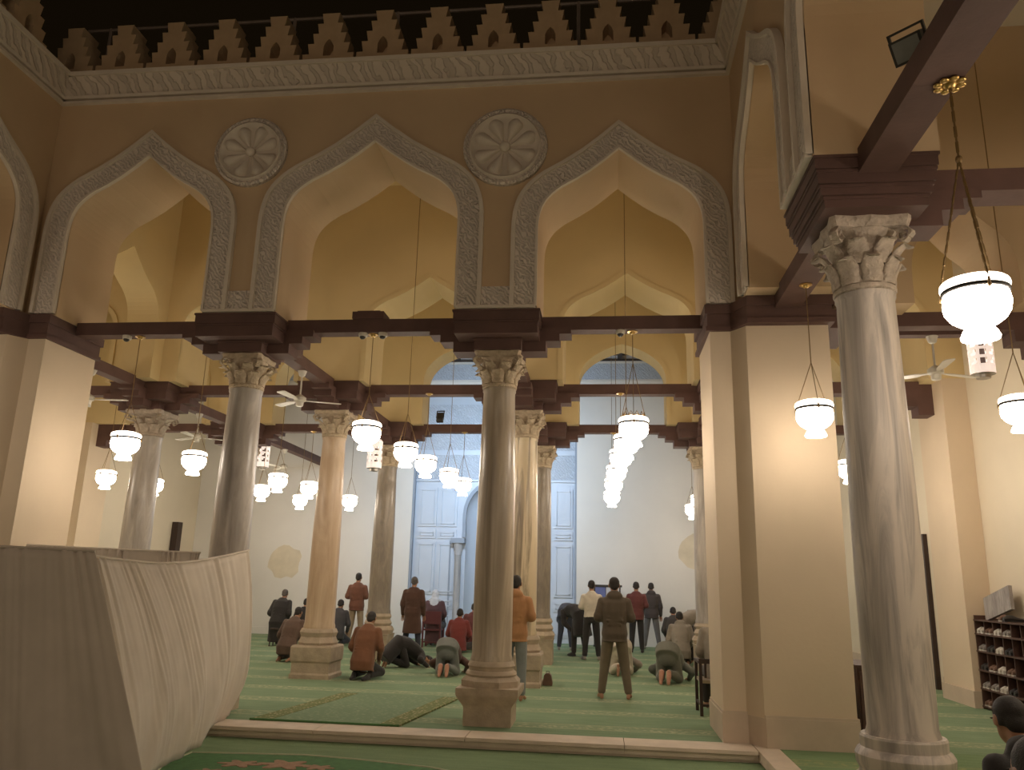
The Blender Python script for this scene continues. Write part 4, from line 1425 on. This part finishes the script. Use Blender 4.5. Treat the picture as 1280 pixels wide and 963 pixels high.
def pose_bow():
    J = pose_stand(0.05)
    J['hip'] = [vv(-.09, -.05, .88), vv(.09, -.05, .88)]
    J['spine'] = [(vv(0, -.09, .82), .16, .125), (vv(0, -.06, .94), .178, .14), (vv(0, .10, 1.02), .16, .12), (vv(0, .30, 1.03), .18, .125), (vv(0, .44, .99), .175, .11), (vv(0, .51, .96), .11, .075), (vv(0, .56, .94), .065, .062)]
    J['head'] = (vv(0, .67, .90), vv(0, .95, -.3), vv(0, -.3, -.95))
    J['sho'] = [vv(-.185, .44, .98), vv(.185, .44, .98)]
    J['elb'] = [vv(-.23, .33, .74), vv(.23, .33, .74)]
    J['wri'] = [vv(-.13, .12, .57), vv(.13, .12, .57)]
    return J


def pose_chair(lean=0.0):
    J = {}
    J['hip'] = [vv(-.10, 0, .52), vv(.10, 0, .52)]
    J['knee'] = [vv(-.14, .42, .52), vv(.14, .42, .52)]
    J['ank'] = [vv(-.14, .40, .09), vv(.14, .40, .09)]
    J['toe'] = [vv(-.16, .56, .03), vv(.16, .56, .03)]
    k = lambda z: lean * (z - .5)
    J['spine'] = [(vv(0, -.02, .47), .175, .135), (vv(0, -.03, .56), .185, .14), (vv(0, -.02 + k(.72), .72), .165, .115), (vv(0, .0 + k(.9), .90), .18, .126), (vv(0, .03 + k(1.04), 1.04), .176, .11), (vv(0, .05 + k(1.11), 1.11), .11, .08), (vv(0, .06 + k(1.16), 1.16), .065, .062)]
    J['head'] = (vv(0, .10 + k(1.3), 1.275), vv(0, .25, .97), vv(0, .97, -.25))
    J['sho'] = [vv(-.185, .03 + k(1.06), 1.06), vv(.185, .03 + k(1.06), 1.06)]
    J['elb'] = [vv(-.26, .05, .80), vv(.26, .05, .80)]
    J['wri'] = [vv(-.14, .30, .64), vv(.14, .30, .64)]
    return J


def torso(b, spine, grow, i0=0, i1=None, extra=()):
    rs = []
    pts = list(extra) + [(p, rx + grow, ry + grow) for p, rx, ry in spine[i0:i1]]
    n = 18
    for i, (p, rx, ry) in enumerate(pts):
        t = (pts[min(i + 1, len(pts) - 1)][0] - pts[max(i - 1, 0)][0]).normalized()
        f = V((1, 0, 0)).cross(t) * -1
        f = t.cross(V((1, 0, 0)))
        rs.append([p + V((1, 0, 0)) * rx * math.copysign(abs(math.cos(a)) ** 0.85, math.cos(a)) + f * ry * math.copysign(abs(math.sin(a)) ** 0.85, math.sin(a)) for a in [2 * math.pi * j / n for j in range(n)]])
    b.rings(rs)


def person(label, x, y, rot, J, top, low, hair='hair', h=1.74, z=0.0, style='jacket', feet='skin', hood=False, cover=None, collar=None, vox=0.014, group=None, folds=0):
    root = thing('person', label, 'person', (x, y, z), rot, group)
    s = h / 1.74
    root.scale = (s, s, s)
    b = MB()
    hc, hu, hf = J['head']
    hu, hf = hu.normalized(), hf.normalized()
    hr = hf.cross(hu).normalized()
    HP = lambda r, f, u: hc + hr * r + hf * f + hu * u
    b.ell(HP(0, -.008, .025), hr * .076, hf * .096, hu * .094, 16)
    b.ell(HP(0, .022, -.045), hr * .060, hf * .070, hu * .072, 14)
    b.ell(HP(0, .052, -.092), hr * .030, hf * .030, hu * .022, 10)            # chin
    b.capsule(HP(0, .090, .012), HP(0, .112, -.030), .010, .017, 8)             # nose
    b.ell(HP(0, .084, -.062), hr * .026, hf * .012, hu * .010, 8)             # lips
    for k in (-1, 1):
        b.ell(HP(.080 * k, -.004, -.004), hr * .011, hf * .022, hu * .033, 8)   # ears
        b.ell(HP(.030 * k, .080, .030), hr * .024, hf * .014, hu * .010, 8)     # brows
    neck = J['spine'][-1][0]
    b.capsule(neck - hu * 0.03, HP(0, -.012, -.05), .060, .056, 12)
    torso(b, J['spine'], -0.014)
    fr = []
    for k in (0, 1):
        sg = -1 if k == 0 else 1
        b.capsule(J['sho'][k], J['elb'][k], .050, .040)
        b.capsule(J['elb'][k], J['wri'][k], .040, .027)
        d = (J['wri'][k] - J['elb'][k]).normalized()
        sd = V((1, 0, 0)) - d * d.x
        sd = (V((0, 0, 1)) - d * d.z).normalized() if sd.length < 0.35 else sd.normalized()
        nm = d.cross(sd)
        if nm.z > 0:
            nm = -nm
        pw = J['wri'][k]
        b.ell(pw + d * .055, sd * .040, nm * .017, d * .055, 10)
        for q, (off, L) in enumerate(((-.030, .062), (-.010, .072), (.010, .068), (.029, .054))):
            r0 = pw + d * .095 + sd * off
            m1 = r0 + d * L * .55 + nm * .010
            fr.append((r0 - d * .02, m1, .0095, .0085))
            fr.append((m1, m1 + d * L * .40 + nm * .026, .0085, .007))
        th = pw + d * .03 - sd * sg * .034
        fr.append((th, th + d * .035 - sd * sg * .022, .011, .010))
        fr.append((th + d * .035 - sd * sg * .022, th + d * .065 - sd * sg * .020 + nm * .012, .010, .008))
        b.capsule(J['hip'][k], J['knee'][k], .075, .052)
        b.capsule(J['knee'][k], J['ank'][k], .052, .036)
        a, t = J['ank'][k], J['toe'][k]
        fd = (t - a).normalized()
        b.capsule(a, a - V((fd.x, fd.y, 0)).normalized() * .03 - V((0, 0, .05)) if a.z < .1 and t.z < a.z and fd.z > -.7 else a, .036, .032)
        b.capsule(a * .6 + t * .4, t, .036, .026)
        tl = V((fd.x, fd.y, 0)) if abs(fd.z) < .7 else V((0, 0, -1)) * 0.3
        b.capsule(t, t + tl * .035, .028, .018)
    bo = remesh(b, 'body', M['skin'], root, vox, 2)
    fb = MB()
    for a, c, r0, r1 in fr:
        fb.capsule(a, c, r0, r1, 7)
    fb.build('fingers', M['skin'], bo, smooth=True)
    if feet != 'skin':
        fb = MB()
        for k in (0, 1):
            a, t = J['ank'][k], J['toe'][k]
            fd = (t - a).normalized()
            fb.capsule(a, a * .5 + t * .5, .045, .043)
            fb.capsule(a * .5 + t * .5, t + V((fd.x, fd.y, 0)) * .035, .042, .030)
            if a.z < .1 and fd.z > -.7:
                fb.capsule(a - V((fd.x, fd.y, 0)) * .03 - V((0, 0, .045)), t - V((0, 0, 0.0)), .036, .032)
        remesh(fb, 'sock', M[feet], root, 0.012, 2)
    # hair, brows and eyes, or a head cover
    if cover:
        hb = MB()
        hb.ell(HP(0, -.020, .030), hr * .098, hf * .112, hu * .112, 16)
        hb.ell(HP(0, -.050, -.06), hr * .100, hf * .080, hu * .110, 14)
        hb.ell(neck + hf * .0 + hu * -.03 - hf * .02, hr * .17, hf * .12, hu * .07, 14)
        hb.ell(neck - hf * .10 - hu * .14, hr * .13, hf * .05, hu * .13, 14)
        remesh(hb, 'headscarf', M[cover], root, vox, 3)
    hb = MB()
    hb.ell(HP(0, -.022, .040), hr * .081, hf * .094, hu * .088, 16)
    hb.ell(HP(0, -.060, -.012), hr * .066, hf * .046, hu * .070, 12)
    for k in (-1, 1):
        hb.ell(HP(.070 * k, -.026, .0), hr * .012, hf * .022, hu * .04, 8)
    ho = remesh(hb, 'hair', M[hair], root, 0.011, 2)
    eb = MB()
    for k in (-1, 1):
        eb.ell(HP(.030 * k, .084, .012), hr * .013, hf * .008, hu * .009, 8)
        eb.ell(HP(.030 * k, .091, .034), hr * .022, hf * .006, hu * .005, 8)
    eb.build('eyes_and_brows', M['hair'], ho, smooth=True)
    # trousers
    lb = MB()
    torso(lb, J['spine'], 0.024 if J.get('low') else 0.008, 0, 4 if J.get('low') else 3)
    for k in (0, 1):
        lb.capsule(J['hip'][k], J['knee'][k], .104, .082, 12)
        kn, an = J['knee'][k], J['ank'][k]
        end = kn.lerp(an, .90)
        lb.capsule(kn, end, .082, .062, 12)
    if J.get('low'):
        hm = (J['hip'][0] + J['hip'][1]) / 2
        lb.ell(hm + V((0, -.015, -.05)), V((.165, 0, 0)), V((0, .125, 0)), V((0, 0, .15)), 16)
    remesh(lb, 'trousers', low, root, vox, 3)
    # upper garment
    ub = MB()
    g = {'shirt': .010, 'jacket': .026, 'coat': .034, 'hoodie': .022}[style]
    sp_ = J['spine']
    if style == 'coat':
        p0 = sp_[0][0]
        dn = (sp_[0][0] - sp_[1][0]).normalized()
        torso(ub, sp_, g, 0, 7, [(p0 + dn * .36, .235, .165), (p0 + dn * .15, .215, .155)])
    else:
        torso(ub, sp_, g, 2 if J.get('low') else 0 if style != 'shirt' else 1, 7)
    for k in (0, 1):
        ub.capsule(J['sho'][k], J['elb'][k], .062 + g * .7, .050 + g * .6, 12)
        ub.capsule(J['elb'][k], J['wri'][k], .050 + g * .6, .036 + g * .4, 12)
        ub.ell(J['sho'][k] * .93 + sp_[4][0] * .07, V((.058 + g * .7, 0, 0)), V((0, .075 + g * .5, 0)), V((0, 0, .058 + g * .4)), 12)
        ub.capsule(sp_[5][0] * .6 + sp_[4][0] * .4, J['sho'][k], .070 + g * .5, .052 + g * .5, 12)
        # gathered folds at the elbow
        e = J['elb'][k]
        ub.capsule(e.lerp(J['sho'][k], .12), e.lerp(J['wri'][k], .12), .058 + g * .6, .056 + g * .6, 10)
    # rumples across the back and the hem
    rr = random.Random(int(x * 100) + int(y * 10))
    tdir = (sp_[3][0] - sp_[2][0]).normalized()
    back = V((1, 0, 0)).cross(tdir)
    if back.y > 0 and tdir.z > 0.5:
        back = -back
    if tdir.z <= 0.5:
        back = V((0, 0, 1)) - tdir * tdir.z
    back.normalize()
    for i in range(4):
        c = sp_[2][0].lerp(sp_[3][0], rr.random() * .9 - .2) + back * (.105 + g)
        w = .07 + .05 * rr.random()
        ub.capsule(c + V((-w, 0, 0)) + tdir * .03 * (rr.random() - .5), c + V((w, 0, 0)) + tdir * .05 * (rr.random() - .5), .014, .012, 8)
    if style in ('hoodie', 'jacket') and not J.get('low'):
        hem = sp_[0][0] if True else None
        ring = [hem + V((1, 0, 0)) * (sp_[0][1] + g + .004) * math.cos(a) + (tdir.cross(V((1, 0, 0)))) * (sp_[0][2] + g + .004) * math.sin(a) for a in [2 * math.pi * j / 16 for j in range(17)]]
        for a, c in zip(ring, ring[1:]):
            ub.capsule(a, c, .017, .017, 6)
    if hood:
        ub.ell(neck - hf * .055 - hu * .035, hr * .125, hf * .065, hu * .075, 14)
        ub.ell(neck - hf * .03 + hu * .0, hr * .10, hf * .08, hu * .05, 14)
    else:
        ub.ell(neck - hu * .02, hr * .088, hf * .088, hu * .040, 14)
    remesh(ub, {'shirt': 'sweater', 'jacket': 'jacket', 'coat': 'coat', 'hoodie': 'hoodie'}[style], top, root, vox, 3)
    if collar:
        cb_ = MB()
        cb_.ell(neck + hu * .005, hr * .080, hf * .080, hu * .040, 14)
        remesh(cb_, 'collar', M[collar], root, vox, 2)
    return root


C_ = cloth
c_taupe, c_tan, c_brown, c_coat = C_('taupe_fleece', (0.095, 0.072, 0.048)), C_('orange_fleece', (0.40, 0.20, 0.085)), C_('brown_leather', (0.155, 0.062, 0.035)), C_('dark_brown_wool', (0.085, 0.042, 0.028))
c_maroon, c_black, c_char, c_navy = C_('maroon_knit', (0.12, 0.032, 0.028)), C_('black_cloth', (0.022, 0.019, 0.018)), C_('charcoal_cloth', (0.045, 0.038, 0.034)), C_('navy_cloth', (0.030, 0.032, 0.045))
c_red, c_grey, c_gteal, c_jean = C_('red_fleece', (0.20, 0.040, 0.035)), C_('grey_fleece', (0.27, 0.235, 0.19)), C_('grey_green_twill', (0.135, 0.140, 0.115)), C_('faded_denim', (0.19, 0.205, 0.20))
c_beige, c_olive, c_white, c_cream = C_('beige_chino', (0.36, 0.27, 0.17)), C_('olive_grey_chino', (0.145, 0.115, 0.075)), C_('white_cotton', (0.56, 0.50, 0.41)), C_('cream_knit', (0.56, 0.50, 0.40))
c_umber, c_steel, c_scarf, c_rust = C_('umber_wool', (0.12, 0.075, 0.055)), C_('steel_grey_cloth', (0.135, 0.13, 0.13)), C_('white_blue_scarf', (0.52, 0.55, 0.60)), C_('rust_leather', (0.17, 0.072, 0.034))
M['feet_dark'] = C_('dark_sock', (0.03, 0.028, 0.028))
M['white_blue_scarf'] = c_scarf
M['black_cloth'] = c_black
M['collar_tan'] = C_('fleece_collar', (0.34, 0.27, 0.18))
M['feet_grey'] = C_('grey_sock', (0.22, 0.20, 0.18))

person('barefoot man standing in a taupe hoodie and grey trousers, nearest figure under the right arch', 5.06, 3.05, 0.02, pose_stand(0.09), c_taupe, c_olive, h=1.76, style='hoodie', hood=True, vox=0.012)
person('barefoot man in an orange hoodie and faded jeans, half hidden by the vase based column', 3.60, 2.50, -0.05, pose_stand(0.015, stride=0.05), c_tan, c_jean, h=1.75, style='hoodie', hood=True, vox=0.012)
person('man in a brown leather jacket and beige trousers standing right of the pinkish column', -1.55, 11.4, 0.0, pose_stand(0.05), c_brown, c_beige, h=1.78, style='jacket', feet='feet_dark')
person('man in a long dark brown coat standing before the portal', 0.48, 9.2, 0.0, pose_stand(0.07, 'down'), c_coat, c_navy, 'hair_grey', h=1.71, style='coat', feet='feet_dark')
person('person with a white headscarf seated on a red chair by the niche', 0.57, 11.2, 0.0, pose_chair(), C_('plum_cloth', (0.09, 0.045, 0.05)), c_navy, h=1.74, style='coat', cover='white_blue_scarf', feet='feet_dark')
person('person in a red jacket sitting cross legged left of the vase based column', 1.46, 9.85, 0.0, pose_sit(), c_red, c_char, h=1.72, style='jacket', collar=None)
person('person in dark red behind the red jacketed sitter, only head and shoulder visible', 1.66, 10.75, 0.0, pose_kneel(), c_maroon, c_black, h=1.74, style='jacket')
person('man in grey trousers bowed to the floor with both soles showing', 2.10, 5.15, 0.0, pose_sujud(), c_coat, C_('slate_trousers', (0.165, 0.175, 0.165)), h=1.74, style='jacket', feet='sole')
person('kneeling man in a rust brown jacket with a fleece collar and black trousers', 0.86, 4.15, -0.12, pose_kneel(0.10), c_rust, c_black, h=1.72, style='jacket', collar='collar_tan', feet='feet_dark')
person('man in black bowing low on the carpet behind the rust jacketed man', 0.95, 6.2, -0.9, pose_sujud(), c_black, c_black, h=1.56, style='coat')
person('man in black seated on a stool at the far left by the white wall', -3.05, 9.9, 0.0, pose_chair(0.28), c_black, c_black, 'hair_grey', h=1.66, style='coat', feet='feet_dark')
person('kneeling man in an umber jacket left of the pinkish column base', -1.40, 6.45, -0.1, pose_kneel(0.30), c_umber, C_('brown_trousers', (0.10, 0.075, 0.055)), h=1.64, style='jacket')
person('dark clothed sitter almost hidden behind the pinkish column at left', -2.90, 11.2, 0.0, pose_kneel(), c_black, c_black, h=1.72, style='jacket')
person('man in a steel grey jacket kneeling just right of the pinkish column', -1.80, 10.7, 0.0, pose_kneel(), C_('slate_navy_cloth', (0.06, 0.058, 0.066)), c_navy, h=1.74, style='jacket', feet='feet_dark')
person('dark clothed sitter seen between the legs of the man in the long coat', 0.42, 11.9, 0.0, pose_kneel(0.3), c_black, c_black, h=1.66, style='jacket')
person('man in navy bending forward with hands on knees beside the portal', 3.92, 11.55, -0.1, pose_bow(), c_navy, c_navy, h=1.72, style='jacket', feet='feet_grey')
person('man in a cream sweater and black trousers, a dark coat at his left', 4.62, 9.15, 0.10, pose_stand(0.05), c_cream, c_black, h=1.73, style='shirt', feet='feet_grey')
person('man in a black coat leaning forward left of the cream sweatered man', 4.32, 9.95, 0.55, pose_bow(), c_black, c_black, h=1.74, style='coat', feet='feet_dark')
person('figure in white trousers bowing to the floor behind the man in the taupe hoodie', 5.22, 6.3, 0.0, pose_sujud(), c_grey, c_white, h=1.80, style='jacket')
person('man in a maroon sweater and black trousers standing near the white back wall', 5.72, 11.6, 0.0, pose_stand(0.02), c_maroon, c_black, h=1.73, style='hoodie', feet='feet_dark')
person('man in a charcoal jacket and grey trousers standing close to the white back wall', 6.17, 12.9, 0.0, pose_stand(0.09, 'down'), C_('charcoal_jacket', (0.05, 0.04, 0.038)), c_steel, h=1.72, style='jacket', hood=True, feet='feet_grey')
person('dark jacketed man kneeling beside the white wall, behind the grey hoodie', 6.72, 12.4, 0.0, pose_kneel(0.1), c_char, c_black, h=1.74, style='jacket')
person('kneeling man in a light grey hoodie near the cream pier', 6.55, 8.6, 0.0, pose_kneel(0.15), c_grey, c_char, h=1.74, style='hoodie', hood=True)
person('man in grey green trousers bowed to the floor near the pier, reddish soles showing', 6.02, 5.35, -0.25, pose_sujud(), c_gteal, C_('grey_green_trousers', (0.15, 0.15, 0.12)), h=1.86, style='jacket', feet='sole')
person('stooping person in a grey shawl and black trousers at the edge of the cream pier', 6.78, 9.3, -1.1, pose_bow(), c_grey, c_black, h=1.70, style='coat', cover=None)
person('person in grey sitting on the dark wooden armchair, mostly hidden by the pier', 6.47, 2.12, 0.0, pose_chair(0.1), c_grey, c_char, h=1.70, style='jacket')
person('black haired person on a chair in the bottom right corner, close to the camera', 6.18, -7.06, 0.1, pose_chair(), c_char, c_black, h=1.71, z=-0.115, style='jacket', vox=0.011)
person('person in a black hooded jacket bending forward beyond the nearest sitter at bottom right', 7.12, -5.15, 0.1, pose_kneel(0.30), c_black, c_black, h=1.76, z=0.0, style='hoodie', hood=True)

# ------------------------------------------------------------------ chairs, racks, shoes and the rest


def chair(name, label, x, y, rot, m, seat_m, w=0.22, arms=False, back_h=0.88, zs=0.45):
    t = thing(name, label, 'chair', (x, y, 0), rot)
    MB().box((-w, -w, zs - 0.04), (w, w, zs)).build('seat', seat_m, t)
    for sx in (-1, 1):
        for sy in (-1, 1):
            top_ = back_h if sy < 0 else (0.66 if arms else zs)
            MB().box((sx * w - 0.02, sy * w - 0.02, 0.0), (sx * w + 0.02, sy * w + 0.02, top_)).build('leg', m, t)
        MB().box((sx * w - 0.012, -w, 0.12), (sx * w + 0.012, w, 0.15)).build('stretcher', m, t)
        if arms:
            MB().box((sx * w - 0.03, -w, 0.66), (sx * w + 0.03, w + 0.03, 0.69)).build('armrest', m, t)
    b = MB()
    if arms:
        for k in range(4):
            b.box((-w + 0.05 + k * 0.1, -w - 0.012, zs + 0.03), (-w + 0.08 + k * 0.1, -w + 0.012, back_h - 0.04))
        b.box((-w, -w - 0.015, back_h - 0.06), (w, -w + 0.015, back_h))
    else:
        b.box((-w, -w - 0.015, zs + 0.12), (w, -w + 0.015, back_h))
    b.build('backrest', m if arms else seat_m, t)
    MB().box((-w, -w - 0.012, 0.12), (w, -w + 0.012, 0.15)).build('stretcher', m, t)
    return t


chair('metal_chair', 'dark red chair under the person with the white headscarf', 0.57, 11.17, 0.0, M['plastic_red'], M['plastic_red'])
chair('wooden_armchair', 'dark wooden armchair at the inner edge of the cream pier', 6.44, 2.05, 0.0, M['wood_dark'], M['collar_tan'], 0.26, True, 0.72, 0.45)
c_ = chair('wooden_chair', 'plain dark chair under the nearest sitter in the bottom right corner', 6.16, -7.09, 0.1, M['wood_dark'], M['shelf'])
c_.location.z = -0.115
st = thing('stool', 'low dark stool under the man in black by the white wall', 'stool', (-3.05, 9.88, 0))
MB().lathe([(0.17, 0.38), (0.18, 0.39), (0.18, 0.42), (0.17, 0.43)], 20).build('seat', M['wood_dark'], st)
for k in range(4):
    a = math.pi / 4 + k * math.pi / 2
    MB().tube([(0.12 * math.cos(a), 0.12 * math.sin(a), 0.38), (0.16 * math.cos(a), 0.16 * math.sin(a), 0.0)], 0.016).build('leg', M['wood_dark'], st)

# open shoe rack along the right wall
rk = thing('shoe_rack', 'dark wooden pigeonhole rack for shoes against the right wall', 'rack', (10.70, 2.80, 0))
LY0, LY1 = -1.27, 0.88
levels = [0.05, 0.30, 0.56, 0.83, 1.08]
b = MB()
b.box((0.07, LY0, 0.0), (0.09, LY1, 1.30))
b.build('back_board', M['shelf'], rk)
for yy in (LY0, LY1 - 0.025):
    MB().box((-0.20, yy, 0.0), (0.07, yy + 0.025, 1.34)).build('side_panel', M['shelf'], rk)
for zz in levels + [1.28]:
    MB().box((-0.21, LY0, zz - 0.022), (0.07, LY1, zz)).build('shelf_board', M['shelf'], rk)
for k in range(1, 8):
    yy = LY0 + (LY1 - LY0) * k / 8
    MB().box((-0.18, yy - 0.008, 0.05), (0.07, yy + 0.008, 1.28)).build('divider', M['shelf'], rk)


def shoe(m, sole):
    b = MB()
    rs = []
    for t, w, z, yw in ((0.0, 0.028, 0.05, 0), (0.06, 0.036, 0.085, 0), (0.12, 0.036, 0.08, 0), (0.18, 0.044, 0.055, 0), (0.24, 0.045, 0.042, 0), (0.28, 0.030, 0.028, 0)):
        rs.append([(t, w * math.cos(a), 0.012 + z * (0.5 + 0.5 * math.sin(a))) for a in [2 * math.pi * j / 10 for j in range(10)]])
    b.rings(rs, 0)
    b.box((0.0, -0.036, 0.0), (0.275, 0.036, 0.018), 1)
    return b.mesh('upper', [m, sole], True, False, 50)


shoes = {k: shoe(M[k], M['shoe_w'] if k in ('shoe_g', 'shoe_b') else M[k]) for k in ('shoe_w', 'shoe_b', 'shoe_k', 'shoe_g')}
cw = (LY1 - LY0) / 8
names_ = {'shoe_w': 'white', 'shoe_b': 'brown', 'shoe_k': 'black', 'shoe_g': 'grey'}
rowname = ['bottom', 'second lowest', 'middle', 'second highest', 'top']
ordn = ['first', 'second', 'third', 'fourth', 'fifth']
fill = {4: 'wbwg', 3: 'gkwk', 2: 'kbwb', 1: 'ggwk', 0: 'bkwb'}
for r, codes in fill.items():
    for c, ch in enumerate(codes):
        kind = 'shoe_' + ch
        yc = 2.80 + LY1 - cw * (c + 0.5)
        for q in (-1, 1):
            o = link('shoe', shoes[kind], None, (10.505, yc + q * 0.055, levels[r] + 0.001))
            tag(o, f'{names_[kind]} {"left" if q > 0 else "right"} shoe in the {ordn[c]} pigeonhole of the {rowname[r]} rack shelf', 'shoe', 'shoes in the wall rack')
b = MB()
b.obox((0, 0, 0), (0.025, 0, 0), (0, 0.40, 0.0), (0, 0.0, 0.17))
o = b.build('marbled_board', M['slab'], None, loc=(10.64, 3.14, 1.525), rot=(math.radians(-14), 0.10, 0))
tag(o, 'grey marbled board propped at a tilt on top of the shoe rack', 'board')

for q, kd, yy in ((0, 'shoe_b', 2.86), (1, 'shoe_k', 2.74)):
    o = link('shoe', shoes[kd], None, (10.50, yy, 1.281))
    tag(o, f'{names_[kd]} shoe lying on top of the rack under the marbled board', 'shoe', 'shoes in the wall rack')

cbn = thing('low_cabinet', 'low brown wooden cabinet between the cream pier and the nearest column', 'cabinet', (8.02, 0.75, 0))
MB().box((-0.24, -0.38, 0.0), (0.24, 0.38, 0.80)).build('carcass', M['shelf'], cbn)
for k in range(2):
    d = MB().box((-0.22 + k * 0.225, -0.40, 0.06), (-0.005 + k * 0.225, -0.38, 0.76)).build('door', M['shelf'], cbn)
    b = MB()
    b.ell((-0.03 + k * 0.06, -0.415, 0.42), (0.012, 0, 0), (0, 0.012, 0), (0, 0, 0.012), 8)
    b.build('knob', M['brass'], d)
MB().box((-0.26, -0.41, 0.80), (0.26, 0.40, 0.83)).build('top_board', M['shelf'], cbn)

bx = thing('notice_stand', 'framed stand with pale and blue panes behind the praying men at the back wall', 'stand', (5.0, 13.35, 0))
for xx in (-0.36, 0.34):
    MB().box((xx - 0.02, -0.02, 0.0), (xx + 0.02, 0.02, 1.62)).build('post', M['black'], bx)
    MB().box((xx - 0.03, -0.2, 0.0), (xx + 0.03, 0.2, 0.04)).build('foot', M['black'], bx)
MB().box((-0.40, -0.03, 1.58), (0.40, 0.03, 1.64)).build('top_rail', M['black'], bx)
MB().box((-0.34, -0.012, 0.7), (-0.06, 0.012, 1.58)).build('blue_pane', M['banner_blue'], bx)
MB().box((-0.04, -0.012, 0.7), (0.32, 0.012, 1.58)).build('pale_pane', M['banner'], bx)
MB().box((-0.06, -0.02, 0.66), (-0.04, 0.02, 1.6)).build('mullion', M['black'], bx)
bag = thing('brown_bag', 'small brown bag on the carpet beside the streaked column base', 'bag', (3.965, 4.40, 0))
bb = MB()
bb.rings([[(sx * w, sy * 0.07, z) for sx, sy in ((-1, -1), (1, -1), (1, 1), (-1, 1))] for z, w in ((0.0, 0.075), (0.04, 0.08), (0.16, 0.06), (0.19, 0.03))])
bb.build('bag_body', M['shoe_b'], bag)
hb = MB()
hb.tube([(-0.03, 0, 0.18), (-0.025, 0, 0.22), (0.025, 0, 0.22), (0.03, 0, 0.18)], 0.006)
hb.build('handle', M['shoe_k'], bag)

# ------------------------------------------------------------------ apply the modifiers of people and fabric once
dg = bpy.context.evaluated_depsgraph_get()
todo = [o for o in scn.objects if o.type == 'MESH' and o.modifiers]
done = [(o, bpy.data.meshes.new_from_object(o.evaluated_get(dg))) for o in todo]
for o, me in done:
    m0 = o.data.materials[0]
    o.modifiers.clear()
    o.data = me
    me.materials.clear()
    me.materials.append(m0)
    me.polygons.foreach_set('use_smooth', [True] * len(me.polygons))
